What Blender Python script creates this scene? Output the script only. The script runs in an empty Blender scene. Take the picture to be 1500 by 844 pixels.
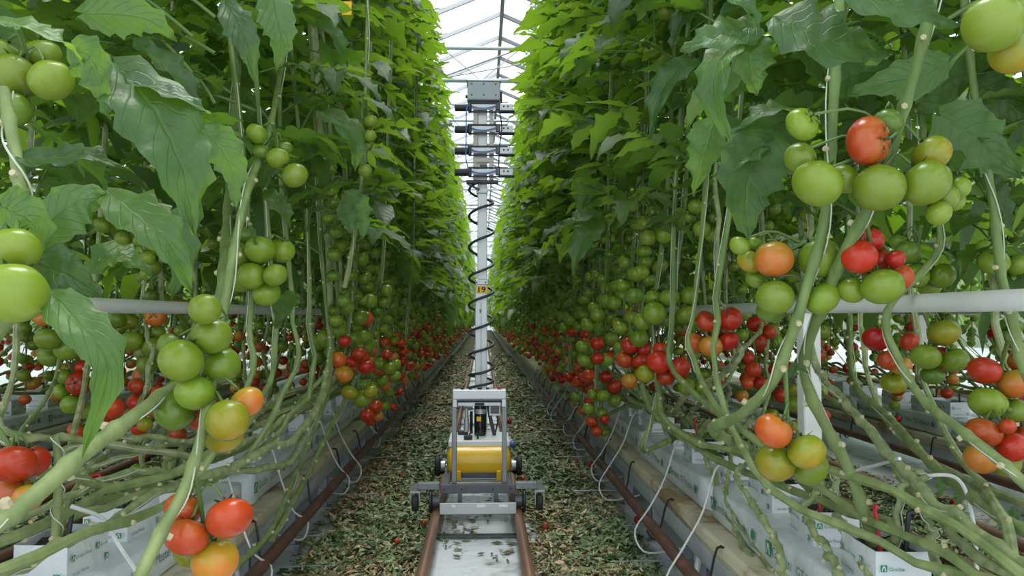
import bpy, math, random
import numpy as np
from mathutils import Vector, Matrix, Euler, Quaternion, noise

random.seed(7)
RNG = np.random.default_rng(7)
SC = bpy.context.scene
COL = SC.collection
PI = math.pi

# ------------------------------------------------------------------ camera, sky, light, exposure
F_PX = 1160.0
YAW, PITCH = math.atan(43 / 1160), math.atan(42 / 1160)
CAM = Vector((0.025, 0.0, 1.11))
cam_data = bpy.data.cameras.new('camera')
cam_data.sensor_width = 36.0
cam_data.lens = 36.0 * F_PX / 1500.0
cam_data.clip_start = 0.05
cam_data.clip_end = 400
cam = bpy.data.objects.new('camera', cam_data)
COL.objects.link(cam)
cam.location = CAM
cam.rotation_euler = (PI / 2 + PITCH, 0, -YAW)
SC.camera = cam

world = bpy.data.worlds.new('overcast_sky')
SC.world = world
world.use_nodes = True
wn = world.node_tree.nodes
wl = world.node_tree.links
wn.clear()
w_out = wn.new('ShaderNodeOutputWorld')
w_bg = wn.new('ShaderNodeBackground')
w_tc = wn.new('ShaderNodeTexCoord')
w_noise = wn.new('ShaderNodeTexNoise')
w_noise.inputs['Scale'].default_value = 3.0
w_noise.inputs['Detail'].default_value = 5.0
w_ramp = wn.new('ShaderNodeValToRGB')
w_ramp.color_ramp.elements[0].position = 0.38
w_ramp.color_ramp.elements[0].color = (0.62, 0.80, 1.0, 1)
w_ramp.color_ramp.elements[1].position = 0.60
w_ramp.color_ramp.elements[1].color = (1.0, 1.0, 1.0, 1)
wl.new(w_tc.outputs['Generated'], w_noise.inputs['Vector'])
wl.new(w_noise.outputs['Fac'], w_ramp.inputs['Fac'])
wl.new(w_ramp.outputs['Color'], w_bg.inputs['Color'])
w_bg.inputs['Strength'].default_value = 1.0
wl.new(w_bg.outputs['Background'], w_out.inputs['Surface'])

sun_data = bpy.data.lights.new('sun', 'SUN')
sun_data.energy = 2.2
sun_data.angle = math.radians(28)
sun_data.color = (1.0, 0.97, 0.9)
sun = bpy.data.objects.new('sun', sun_data)
COL.objects.link(sun)
sun.location = (0, 0, 20)
sun.rotation_euler = (math.radians(-16), 0, 0)

SC.view_settings.view_transform = 'Standard'
SC.view_settings.look = 'None'
SC.view_settings.gamma = 1.0
SC.view_settings.use_curve_mapping = False
SC.view_settings.exposure = 1.32


# ------------------------------------------------------------------ helpers
def lin(r, g, b):
    f = lambda c: (c / 255 / 12.92) if c / 255 <= 0.04045 else ((c / 255 + 0.055) / 1.055) ** 2.4
    return (f(r), f(g), f(b), 1.0)


_R = Vector((math.cos(YAW), -math.sin(YAW), 0))
_F = Vector((math.sin(YAW) * math.cos(PITCH), math.cos(YAW) * math.cos(PITCH), math.sin(PITCH)))
_U = _R.cross(_F)


def at(px, py, y):
    """The point at distance y along the path that the photograph shows at (px, py)."""
    d = _F * F_PX + _R * (px - 750) - _U * (py - 422)
    return CAM + d * (y / d.y)


class MB:
    """Collects boxes, tubes, lathes ... and links them as ONE mesh object."""

    def __init__(self):
        self.v, self.f, self.m, self.n = [], [], [], 0

    def add(self, V, Fs, mat=0):
        V = np.asarray(V, dtype=float).reshape(-1, 3)
        self.v.append(V)
        n = self.n
        for f in Fs:
            self.f.append([i + n for i in f])
        self.m += [mat] * len(Fs)
        self.n += len(V)
        return self

    def box(self, c, s, mat=0, rot=None, bev=0.0):
        hx, hy, hz = s[0] / 2, s[1] / 2, s[2] / 2
        if bev <= 0:
            V = [(x, y, z) for x in (-hx, hx) for y in (-hy, hy) for z in (-hz, hz)]
            Fs = [(0, 1, 3, 2), (4, 6, 7, 5), (0, 4, 5, 1), (2, 3, 7, 6), (0, 2, 6, 4), (1, 5, 7, 3)]
        else:
            b = min(bev, hx * .9, hy * .9, hz * .9)
            V, idx = [], {}
            for sx in (-1, 1):
                for sy in (-1, 1):
                    for sz in (-1, 1):
                        for ax in range(3):
                            p = [sx * (hx - b), sy * (hy - b), sz * (hz - b)]
                            p[ax] += (sx, sy, sz)[ax] * b
                            idx[(sx, sy, sz, ax)] = len(V)
                            V.append(p)
            Fs = []
            for ax in range(3):
                o = [a for a in range(3) if a != ax]
                for s_ in (-1, 1):
                    q = []
                    for (a, c2) in ((-1, -1), (1, -1), (1, 1), (-1, 1)):
                        k = [0, 0, 0]
                        k[ax] = s_; k[o[0]] = a; k[o[1]] = c2
                        q.append(idx[(k[0], k[1], k[2], ax)])
                    flip = (s_ > 0) != (ax != 1)
                    Fs.append(tuple(q[::-1] if flip else q))
            for ax in range(3):                    # edges along ax
                o = [a for a in range(3) if a != ax]
                for a in (-1, 1):
                    for c2 in (-1, 1):
                        k0 = [0, 0, 0]; k1 = [0, 0, 0]
                        k0[ax] = -1; k1[ax] = 1
                        for k in (k0, k1):
                            k[o[0]] = a; k[o[1]] = c2
                        q = (idx[(*k0, o[0])], idx[(*k1, o[0])], idx[(*k1, o[1])], idx[(*k0, o[1])])
                        flip = (a * c2 > 0) != (ax == 1)
                        Fs.append(q[::-1] if not flip else q)
            for sx in (-1, 1):
                for sy in (-1, 1):
                    for sz in (-1, 1):
                        q = tuple(idx[(sx, sy, sz, a)] for a in range(3))
                        Fs.append(q if sx * sy * sz > 0 else q[::-1])
        V = np.array(V, float)
        if rot is not None:
            M = np.array(Euler(rot).to_matrix())
            V = V @ M.T
        return self.add(V + np.array(c), Fs, mat)

    def tube(self, pts, r, seg=6, mat=0, cap=True):
        P = [Vector(p) for p in pts]
        n = len(P)
        rs = [r] * n if np.isscalar(r) else list(r)
        V, Fs = [], []
        ref = None
        for i in range(n):
            t = (P[min(i + 1, n - 1)] - P[max(i - 1, 0)])
            if t.length < 1e-9:
                t = Vector((0, 0, 1))
            t.normalize()
            if ref is None:
                ref = Vector((0, 0, 1)) if abs(t.z) < .9 else Vector((1, 0, 0))
            a = ref - t * ref.dot(t)
            if a.length < 1e-6:
                a = t.orthogonal()
            a.normalize()
            ref = a
            b = t.cross(a)
            for k in range(seg):
                an = 2 * PI * k / seg
                V.append(P[i] + (a * math.cos(an) + b * math.sin(an)) * rs[i])
        for i in range(n - 1):
            for k in range(seg):
                k2 = (k + 1) % seg
                Fs.append((i * seg + k, i * seg + k2, (i + 1) * seg + k2, (i + 1) * seg + k))
        if cap:
            Fs.append(tuple(range(seg))[::-1])
            Fs.append(tuple((n - 1) * seg + k for k in range(seg)))
        return self.add([tuple(v) for v in V], Fs, mat)

    def cyl(self, p0, p1, r, seg=16, mat=0, bev=0.0):
        p0, p1 = Vector(p0), Vector(p1)
        if bev > 0:
            d = (p1 - p0).normalized()
            return self.tube([p0, p0 + d * bev, p1 - d * bev, p1], [r - bev, r, r, r - bev], seg, mat)
        return self.tube([p0, p1], r, seg, mat)

    def lathe(self, prof, seg=16, mat=0, M=None):
        """prof: (radius, z) from bottom to top."""
        V, Fs = [], []
        n = len(prof)
        for (r, z) in prof:
            for k in range(seg):
                a = 2 * PI * k / seg
                V.append((r * math.cos(a), r * math.sin(a), z))
        for i in range(n - 1):
            for k in range(seg):
                k2 = (k + 1) % seg
                Fs.append((i * seg + k, i * seg + k2, (i + 1) * seg + k2, (i + 1) * seg + k))
        Fs.append(tuple(range(seg))[::-1])
        Fs.append(tuple((n - 1) * seg + k for k in range(seg)))
        V = np.array(V)
        if M is not None:
            M = np.array(M)
            V = V @ M[:3, :3].T + M[:3, 3]
        return self.add(V, Fs, mat)

    def mesh(self, name, mats, smooth=True, angle=40):
        me = bpy.data.meshes.new(name)
        if self.v:
            me.from_pydata(np.concatenate(self.v).tolist(), [], self.f)
        for m in (mats if isinstance(mats, (list, tuple)) else [mats]):
            me.materials.append(m)
        me.polygons.foreach_set('material_index', self.m)
        if smooth:
            me.polygons.foreach_set('use_smooth', [True] * len(self.f))
            me.set_sharp_from_angle(angle=math.radians(angle))
        me.update()
        return me

    def build(self, name, mats, parent=None, loc=(0, 0, 0), smooth=True, angle=40):
        return obj(name, self.mesh(name, mats, smooth, angle), parent, loc)


def np_mesh(name, V, quads, mats, mat_idx=None, smooth=True):
    """A large mesh straight from arrays; quads is (n, 4) or (n, 3)."""
    me = bpy.data.meshes.new(name)
    quads = np.asarray(quads, dtype=np.int32)
    k = quads.shape[1]
    me.vertices.add(len(V))
    me.vertices.foreach_set('co', np.asarray(V, dtype=np.float32).ravel())
    me.loops.add(len(quads) * k)
    me.loops.foreach_set('vertex_index', quads.ravel())
    me.polygons.add(len(quads))
    me.polygons.foreach_set('loop_start', np.arange(0, len(quads) * k, k, dtype=np.int32))
    me.polygons.foreach_set('loop_total', np.full(len(quads), k, dtype=np.int32))
    for m in (mats if isinstance(mats, (list, tuple)) else [mats]):
        me.materials.append(m)
    if mat_idx is not None:
        me.polygons.foreach_set('material_index', np.asarray(mat_idx, dtype=np.int32))
    me.polygons.foreach_set('use_smooth', np.full(len(quads), smooth))
    me.update()
    me.validate()
    return me


def obj(name, data, parent=None, loc=(0, 0, 0), rot=None, scale=None):
    o = bpy.data.objects.new(name, data)
    COL.objects.link(o)
    if parent is not None:
        o.parent = parent
    o.location = loc
    if rot is not None:
        if isinstance(rot, Quaternion):
            o.rotation_mode = 'QUATERNION'
            o.rotation_quaternion = rot
        else:
            o.rotation_euler = rot
    if scale is not None:
        o.scale = (scale,) * 3 if np.isscalar(scale) else scale
    return o


def tag(o, label=None, cat=None, group=None, kind=None):
    if label: o['label'] = label
    if cat: o['category'] = cat
    if group: o['group'] = group
    if kind: o['kind'] = kind
    return o


def thing(name, label, cat, loc=(0, 0, 0), group=None, rot=None):
    return tag(obj(name, None, None, loc, rot), label, cat, group)


ORD = ['first', 'second', 'third', 'fourth', 'fifth', 'sixth', 'seventh', 'eighth', 'ninth', 'tenth', 'eleventh', 'twelfth',
       'thirteenth', 'fourteenth', 'fifteenth', 'sixteenth', 'seventeenth', 'eighteenth', 'nineteenth', 'twentieth']


def ordinal(i):
    if i < 20: return ORD[i]
    tens = {2: 'twenty', 3: 'thirty', 4: 'forty', 5: 'fifty'}
    t, u = divmod(i + 1, 10)
    if u == 0:
        return {2: 'twentieth', 3: 'thirtieth', 4: 'fortieth', 5: 'fiftieth'}[t]
    return tens[t] + '-' + ORD[u - 1]


def smooth_path(pts, n=24):
    """Catmull-Rom through pts, n points."""
    P = [Vector(p) for p in pts]
    if len(P) == 2:
        return [P[0].lerp(P[1], i / (n - 1)) for i in range(n)]
    P = [P[0] * 2 - P[1]] + P + [P[-1] * 2 - P[-2]]
    m = len(P) - 3
    out = []
    for i in range(n):
        u = i / (n - 1) * m
        k = min(int(u), m - 1)
        t = u - k
        a, b, c, d = P[k:k + 4]
        out.append(0.5 * ((2 * b) + (c - a) * t + (2 * a - 5 * b + 4 * c - d) * t * t + (3 * b - a - 3 * c + d) * t ** 3))
    return out


# ------------------------------------------------------------------ materials
def new_mat(name):
    m = bpy.data.materials.new(name)
    m.use_nodes = True
    nt = m.node_tree
    nt.nodes.clear()
    out = nt.nodes.new('ShaderNodeOutputMaterial')
    return m, nt, out


def N(nt, kind, **kw):
    n = nt.nodes.new(kind)
    for k, v in kw.items():
        if k in n.inputs:
            n.inputs[k].default_value = v
        else:
            setattr(n, k, v)
    return n


def ramp(nt, stops):
    r = nt.nodes.new('ShaderNodeValToRGB')
    e = r.color_ramp.elements
    while len(e) < len(stops):
        e.new(0.5)
    for i, (p, c) in enumerate(stops):
        e[i].position = p
        e[i].color = c if len(c) == 4 else (*c, 1)
    return r


def mat_plain(name, col, rough=0.5, metal=0.0, noise_scale=0, noise_amt=0.25, bump=0.0, spec=0.5, col2=None, stretch=None):
    m, nt, out = new_mat(name)
    b = N(nt, 'ShaderNodeBsdfPrincipled', Roughness=rough, Metallic=metal)
    b.inputs['Specular IOR Level'].default_value = spec
    b.inputs['Base Color'].default_value = col
    if noise_scale:
        tc = N(nt, 'ShaderNodeTexCoord')
        nz = N(nt, 'ShaderNodeTexNoise', Scale=noise_scale, Detail=4.0)
        if stretch:
            mp = N(nt, 'ShaderNodeMapping')
            mp.inputs['Scale'].default_value = stretch
            nt.links.new(tc.outputs['Object'], mp.inputs['Vector'])
            nt.links.new(mp.outputs['Vector'], nz.inputs['Vector'])
        else:
            nt.links.new(tc.outputs['Object'], nz.inputs['Vector'])
        c2 = col2 or tuple(c * (1 - noise_amt) for c in col[:3]) + (1,)
        rp = ramp(nt, [(0.35, c2), (0.65, col)])
        nt.links.new(nz.outputs['Fac'], rp.inputs['Fac'])
        nt.links.new(rp.outputs['Color'], b.inputs['Base Color'])
        if bump:
            bp = N(nt, 'ShaderNodeBump', Strength=bump, Distance=0.01)
            nt.links.new(nz.outputs['Fac'], bp.inputs['Height'])
            nt.links.new(bp.outputs['Normal'], b.inputs['Normal'])
    nt.links.new(b.outputs['BSDF'], out.inputs['Surface'])
    return m


def mat_leaf(name, dark, light, trans, under, veins=True, rough=0.48, tfac=0.42):
    """Leaf: glossy upper side with veins, paler underside, light passing through."""
    m, nt, out = new_mat(name)
    L = nt.links.new
    geo = N(nt, 'ShaderNodeNewGeometry')
    oi = N(nt, 'ShaderNodeObjectInfo')
    add = N(nt, 'ShaderNodeMath', operation='ADD')
    L(geo.outputs['Random Per Island'], add.inputs[0])
    L(oi.outputs['Random'], add.inputs[1])
    fr = N(nt, 'ShaderNodeMath', operation='FRACT')
    L(add.outputs[0], fr.inputs[0])
    mix = N(nt, 'ShaderNodeMix', data_type='RGBA')
    L(fr.outputs[0], mix.inputs['Factor'])
    mix.inputs['A'].default_value = dark
    mix.inputs['B'].default_value = light
    col = mix.outputs['Result']
    b = N(nt, 'ShaderNodeBsdfPrincipled', Roughness=rough)
    b.inputs['Specular IOR Level'].default_value = 0.6
    if veins:
        uv = N(nt, 'ShaderNodeUVMap')
        sep = N(nt, 'ShaderNodeSeparateXYZ')
        L(uv.outputs['UV'], sep.inputs[0])
        su = N(nt, 'ShaderNodeMath', operation='SUBTRACT')
        L(sep.outputs['X'], su.inputs[0]); su.inputs[1].default_value = 0.5
        ab = N(nt, 'ShaderNodeMath', operation='ABSOLUTE')
        L(su.outputs[0], ab.inputs[0])
        mid = N(nt, 'ShaderNodeMapRange')
        mid.inputs['From Min'].default_value = 0.0; mid.inputs['From Max'].default_value = 0.035
        mid.inputs['To Min'].default_value = 1.0; mid.inputs['To Max'].default_value = 0.0
        L(ab.outputs[0], mid.inputs['Value'])
        mu = N(nt, 'ShaderNodeMath', operation='MULTIPLY_ADD')      # v*8 - |u|*5
        L(sep.outputs['Y'], mu.inputs[0]); mu.inputs[1].default_value = 8.0
        m2 = N(nt, 'ShaderNodeMath', operation='MULTIPLY')
        L(ab.outputs[0], m2.inputs[0]); m2.inputs[1].default_value = -5.0
        L(m2.outputs[0], mu.inputs[2])
        f2 = N(nt, 'ShaderNodeMath', operation='PINGPONG')
        L(mu.outputs[0], f2.inputs[0]); f2.inputs[1].default_value = 0.5
        lat = N(nt, 'ShaderNodeMapRange')
        lat.inputs['From Min'].default_value = 0.0; lat.inputs['From Max'].default_value = 0.09
        lat.inputs['To Min'].default_value = 0.5; lat.inputs['To Max'].default_value = 0.0
        L(f2.outputs[0], lat.inputs['Value'])
        mx = N(nt, 'ShaderNodeMath', operation='MAXIMUM')
        L(mid.outputs['Result'], mx.inputs[0]); L(lat.outputs['Result'], mx.inputs[1])
        mv = N(nt, 'ShaderNodeMix', data_type='RGBA')
        vm = N(nt, 'ShaderNodeMath', operation='MULTIPLY')
        L(mx.outputs[0], vm.inputs[0]); vm.inputs[1].default_value = 0.30
        L(vm.outputs[0], mv.inputs['Factor'])
        L(col, mv.inputs['A'])
        mv.inputs['B'].default_value = (0.13, 0.24, 0.06, 1)
        col = mv.outputs['Result']
        tc = N(nt, 'ShaderNodeTexCoord')
        nz = N(nt, 'ShaderNodeTexNoise', Scale=70.0, Detail=3.0)
        L(tc.outputs['Object'], nz.inputs['Vector'])
        nb = N(nt, 'ShaderNodeTexNoise', Scale=22.0, Detail=3.0)
        L(tc.outputs['Object'], nb.inputs['Vector'])
        mo = N(nt, 'ShaderNodeMix', data_type='RGBA', blend_type='MULTIPLY', Factor=1.0)
        ro = ramp(nt, [(0.3, (0.62, 0.66, 0.72, 1)), (0.7, (1.15, 1.12, 1.0, 1))])
        L(nb.outputs['Fac'], ro.inputs['Fac']); L(col, mo.inputs['A']); L(ro.outputs['Color'], mo.inputs['B'])
        col = mo.outputs['Result']
        hs = N(nt, 'ShaderNodeMath', operation='MULTIPLY_ADD')
        L(mx.outputs[0], hs.inputs[0]); hs.inputs[1].default_value = -0.9
        L(nz.outputs['Fac'], hs.inputs[2])
        bp = N(nt, 'ShaderNodeBump', Strength=0.55, Distance=0.004)
        L(hs.outputs[0], bp.inputs['Height'])
        L(bp.outputs['Normal'], b.inputs['Normal'])
    mb = N(nt, 'ShaderNodeMix', data_type='RGBA')
    L(geo.outputs['Backfacing'], mb.inputs['Factor'])
    L(col, mb.inputs['A'])
    mb.inputs['B'].default_value = under
    L(mb.outputs['Result'], b.inputs['Base Color'])
    tr = N(nt, 'ShaderNodeBsdfTranslucent')
    tr.inputs['Color'].default_value = trans
    ms = N(nt, 'ShaderNodeMixShader', Fac=tfac)
    L(b.outputs['BSDF'], ms.inputs[1]); L(tr.outputs['BSDF'], ms.inputs[2])
    L(ms.outputs['Shader'], out.inputs['Surface'])
    return m


def mat_tomato(name, top, bottom, blend=0.5):
    """Ripening fruit: shoulder colour over blossom-end colour with a mottled border."""
    m, nt, out = new_mat(name)
    L = nt.links.new
    tc = N(nt, 'ShaderNodeTexCoord')
    oi = N(nt, 'ShaderNodeObjectInfo')
    sep = N(nt, 'ShaderNodeSeparateXYZ')
    L(tc.outputs['Object'], sep.inputs[0])
    nz = N(nt, 'ShaderNodeTexNoise', Scale=3.5, Detail=3.0)
    ofs = N(nt, 'ShaderNodeVectorMath', operation='ADD')
    L(tc.outputs['Object'], ofs.inputs[0]); L(oi.outputs['Random'], ofs.inputs[1])
    L(ofs.outputs[0], nz.inputs['Vector'])
    a = N(nt, 'ShaderNodeMath', operation='MULTIPLY_ADD')
    L(nz.outputs['Fac'], a.inputs[0]); a.inputs[1].default_value = 1.1
    L(sep.outputs['Z'], a.inputs[2])
    mr = N(nt, 'ShaderNodeMapRange')
    mr.inputs['From Min'].default_value = blend - 0.25; mr.inputs['From Max'].default_value = blend + 0.45
    L(a.outputs[0], mr.inputs['Value'])
    mix = N(nt, 'ShaderNodeMix', data_type='RGBA')
    L(mr.outputs['Result'], mix.inputs['Factor'])
    mix.inputs['A'].default_value = bottom
    mix.inputs['B'].default_value = top
    hsv = N(nt, 'ShaderNodeHueSaturation')
    hv = N(nt, 'ShaderNodeMapRange')
    hv.inputs['To Min'].default_value = 0.497; hv.inputs['To Max'].default_value = 0.510
    L(oi.outputs['Random'], hv.inputs['Value']); L(hv.outputs['Result'], hsv.inputs['Hue'])
    vv = N(nt, 'ShaderNodeMapRange')
    vv.inputs['To Min'].default_value = 0.8; vv.inputs['To Max'].default_value = 1.12
    f2 = N(nt, 'ShaderNodeMath', operation='FRACT'); m7 = N(nt, 'ShaderNodeMath', operation='MULTIPLY')
    L(oi.outputs['Random'], m7.inputs[0]); m7.inputs[1].default_value = 7.31
    L(m7.outputs[0], f2.inputs[0]); L(f2.outputs[0], vv.inputs['Value']); L(vv.outputs['Result'], hsv.inputs['Value'])
    L(mix.outputs['Result'], hsv.inputs['Color'])
    b = N(nt, 'ShaderNodeBsdfPrincipled', Roughness=0.27)
    b.inputs['Specular IOR Level'].default_value = 0.38
    L(hsv.outputs['Color'], b.inputs['Base Color'])
    L(b.outputs['BSDF'], out.inputs['Surface'])
    return m


def mat_stem():
    """Green upper stem that grows pale and corky towards its old foot."""
    m, nt, out = new_mat('tomato_stem')
    L = nt.links.new
    tc = N(nt, 'ShaderNodeTexCoord')
    sep = N(nt, 'ShaderNodeSeparateXYZ')
    L(tc.outputs['Object'], sep.inputs[0])
    mp = N(nt, 'ShaderNodeMapping')
    mp.inputs['Scale'].default_value = (1, 1, .3)
    L(tc.outputs['Object'], mp.inputs['Vector'])
    nz = N(nt, 'ShaderNodeTexNoise', Scale=30.0, Detail=4.0)
    L(mp.outputs['Vector'], nz.inputs['Vector'])
    g = ramp(nt, [(0.35, (0.070, 0.125, 0.022, 1)), (0.65, (0.135, 0.205, 0.048, 1))])
    p = ramp(nt, [(0.35, (0.12, 0.17, 0.050, 1)), (0.65, (0.225, 0.275, 0.105, 1))])
    L(nz.outputs['Fac'], g.inputs['Fac']); L(nz.outputs['Fac'], p.inputs['Fac'])
    z = N(nt, 'ShaderNodeMath', operation='MULTIPLY_ADD')
    L(nz.outputs['Fac'], z.inputs[0]); z.inputs[1].default_value = 0.3
    L(sep.outputs['Z'], z.inputs[2])
    mr = N(nt, 'ShaderNodeMapRange')
    mr.inputs['From Min'].default_value = 0.22; mr.inputs['From Max'].default_value = 0.75
    L(z.outputs[0], mr.inputs['Value'])
    mx = N(nt, 'ShaderNodeMix', data_type='RGBA')
    L(mr.outputs['Result'], mx.inputs['Factor']); L(p.outputs['Color'], mx.inputs['A']); L(g.outputs['Color'], mx.inputs['B'])
    b = N(nt, 'ShaderNodeBsdfPrincipled', Roughness=0.62)
    L(mx.outputs['Result'], b.inputs['Base Color'])
    bp = N(nt, 'ShaderNodeBump', Strength=0.35, Distance=0.01)
    L(nz.outputs['Fac'], bp.inputs['Height']); L(bp.outputs['Normal'], b.inputs['Normal'])
    L(b.outputs['BSDF'], out.inputs['Surface'])
    return m


M = {}
M['leaf'] = mat_leaf('tomato_leaf_green', (0.016, 0.056, 0.016, 1), (0.046, 0.118, 0.020, 1), (0.25, 0.44, 0.020, 1), (0.070, 0.15, 0.035, 1), rough=0.46, tfac=0.44)
M['stalk'] = mat_plain('leaf_stalk', (0.085, 0.15, 0.03, 1), 0.6)
M['leaf_far'] = mat_leaf('tomato_leaf_far', (0.020, 0.065, 0.012, 1), (0.055, 0.135, 0.018, 1), (0.26, 0.46, 0.022, 1), (0.075, 0.16, 0.035, 1), veins=False, rough=0.46, tfac=0.44)
M['stem'] = mat_stem()
M['stem_old'] = mat_plain('tomato_stem_old', (0.30, 0.33, 0.16, 1), 0.7, 0, 35, bump=0.5, col2=(0.15, 0.20, 0.07, 1))
M['scar'] = mat_plain('leaf_scar', (0.42, 0.37, 0.22, 1), 0.8)
M['calyx'] = mat_plain('calyx_green', (0.030, 0.055, 0.016, 1), 0.65)
M['string'] = mat_plain('white_twine', (0.46, 0.47, 0.38, 1), 0.6)
TOM = {
    'G': mat_tomato('tomato_green', (0.120, 0.200, 0.008, 1), (0.165, 0.230, 0.020, 1)),
    'D': mat_tomato('tomato_deep_green', (0.080, 0.150, 0.010, 1), (0.115, 0.19, 0.018, 1)),
    'Y': mat_tomato('tomato_turning', (0.18, 0.215, 0.010, 1), (0.34, 0.215, 0.016, 1), 0.2),
    'B': mat_tomato('tomato_breaker', (0.31, 0.23, 0.015, 1), (0.50, 0.14, 0.022, 1), 0.5),
    'O': mat_tomato('tomato_orange', (0.38, 0.13, 0.013, 1), (0.42, 0.055, 0.011, 1), 0.7),
    'R': mat_tomato('tomato_red', (0.37, 0.026, 0.007, 1), (0.40, 0.022, 0.007, 1), 0.7),
    'K': mat_tomato('tomato_dark_red', (0.30, 0.012, 0.006, 1), (0.34, 0.014, 0.006, 1), 0.7),
}
TOM_LABEL = {'Y': 'yellowish turning tomato', 'B': 'yellow orange half-ripe tomato', 'O': 'orange tomato', 'R': 'ripe red tomato', 'K': 'dark red ripe tomato'}
M['alu'] = mat_plain('brushed_aluminium', (0.46, 0.47, 0.48, 1), 0.38, 0.6, 60, 0.12, stretch=(1, 1, 12))
M['roof_steel'] = mat_plain('roof_steel', (0.20, 0.20, 0.22, 1), 0.5)
M['gutter_steel'] = mat_plain('gutter_steel', (0.46, 0.50, 0.53, 1), 0.45, 0.0, 20, 0.15)
M['white_paint'] = mat_plain('white_paint', (0.74, 0.74, 0.70, 1), 0.45, 0, 14, 0.08)
M['mast_white'] = mat_plain('mast_silver_white', (0.66, 0.68, 0.69, 1), 0.4, 0.25)
M['grey_steel'] = mat_plain('grey_painted_steel', (0.095, 0.10, 0.11, 1), 0.45, 0.3, 20, 0.15)
M['mid_steel'] = mat_plain('galvanised_steel', (0.36, 0.38, 0.40, 1), 0.42, 0.6, 30, 0.2)
M['leg_grey'] = mat_plain('frame_grey', (0.22, 0.23, 0.235, 1), 0.4, 0.4, 30, 0.15)
M['black'] = mat_plain('black_plastic', (0.014, 0.014, 0.016, 1), 0.45)
M['rubber'] = mat_plain('black_rubber', (0.02, 0.02, 0.02, 1), 0.75)
M['cable'] = mat_plain('dark_grey_cable', (0.035, 0.04, 0.045, 1), 0.4)
M['yellow'] = mat_plain('yellow_tank_paint', (0.72, 0.43, 0.012, 1), 0.28)
M['yellow_label'] = mat_plain('yellow_sticker', (0.85, 0.50, 0.01, 1), 0.5)
M['red_plastic'] = mat_plain('red_plastic', (0.42, 0.02, 0.025, 1), 0.4)
M['blue'] = mat_plain('blue_plastic', (0.03, 0.06, 0.35, 1), 0.4)
M['blue_cable'] = mat_plain('blue_cable', (0.10, 0.22, 0.55, 1), 0.45)
M['screen'] = mat_plain('dark_screen', (0.01, 0.011, 0.013, 1), 0.15)
M['grey_box'] = mat_plain('grey_enclosure', (0.40, 0.44, 0.46, 1), 0.45)
M['beige'] = mat_plain('beige_slat', (0.62, 0.57, 0.50, 1), 0.5)
M['green_print'] = mat_plain('green_print', (0.035, 0.22, 0.10, 1), 0.6)
M['grey_print'] = mat_plain('dark_print', (0.10, 0.17, 0.14, 1), 0.6)
M['white_print'] = mat_plain('white_print', (0.8, 0.82, 0.8, 1), 0.6)
M['black_print'] = mat_plain('black_print', (0.01, 0.01, 0.01, 1), 0.6)
M['tube_white'] = mat_plain('white_drip_tube', (0.62, 0.63, 0.60, 1), 0.4)
M['rust'] = mat_plain('rusty_brown_pipe', (0.18, 0.075, 0.055, 1), 0.5, 0.2, 12, bump=0.2, col2=(0.10, 0.05, 0.04, 1))
M['rail'] = mat_plain('worn_rail_steel', (0.30, 0.16, 0.10, 1), 0.42, 0.45, 9, bump=0.1, col2=(0.13, 0.07, 0.05, 1), stretch=(1, .15, 1))
M['substrate'] = mat_plain('dark_substrate', (0.05, 0.04, 0.028, 1), 0.95, 0, 90, 0.8, bump=1.0, col2=(0.012, 0.012, 0.010, 1))
M['yellow_card'] = mat_plain('yellow_sticky_card', (0.85, 0.45, 0.01, 1), 0.5)


def mat_film(name, base, dirt, scale, bump, dirt_pos, rough=0.35, dist=0.02):
    """White plastic film: wrinkles in relief, dirt in patches."""
    m, nt, out = new_mat(name)
    L = nt.links.new
    tc = N(nt, 'ShaderNodeTexCoord')
    n1 = N(nt, 'ShaderNodeTexNoise', Scale=scale, Detail=6.0)
    n1.inputs['Distortion'].default_value = 1.2
    L(tc.outputs['Object'], n1.inputs['Vector'])
    n2 = N(nt, 'ShaderNodeTexNoise', Scale=scale * 0.45, Detail=8.0, Roughness=0.7)
    L(tc.outputs['Object'], n2.inputs['Vector'])
    rp = ramp(nt, [(dirt_pos, dirt), (dirt_pos + 0.12, base)])
    L(n2.outputs['Fac'], rp.inputs['Fac'])
    b = N(nt, 'ShaderNodeBsdfPrincipled', Roughness=rough)
    L(rp.outputs['Color'], b.inputs['Base Color'])
    bp = N(nt, 'ShaderNodeBump', Strength=bump, Distance=dist)
    L(n1.outputs['Fac'], bp.inputs['Height'])
    L(bp.outputs['Normal'], b.inputs['Normal'])
    L(b.outputs['BSDF'], out.inputs['Surface'])
    return m


M['floor'] = mat_film('white_ground_film', (0.58, 0.61, 0.64, 1), (0.26, 0.25, 0.23, 1), 5.0, 0.9, 0.36)
M['slab_film'] = mat_film('white_slab_film', (0.62, 0.66, 0.69, 1), (0.50, 0.54, 0.55, 1), 9.0, 0.5, 0.40)
M['block_film'] = mat_film('white_block_film', (0.62, 0.65, 0.66, 1), (0.50, 0.53, 0.53, 1), 16.0, 0.25, 0.36, 0.5)
M['gutter'] = mat_film('cream_gutter_film', (0.60, 0.53, 0.39, 1), (0.30, 0.205, 0.11, 1), 7.0, 0.5, 0.40, 0.6)


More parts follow.
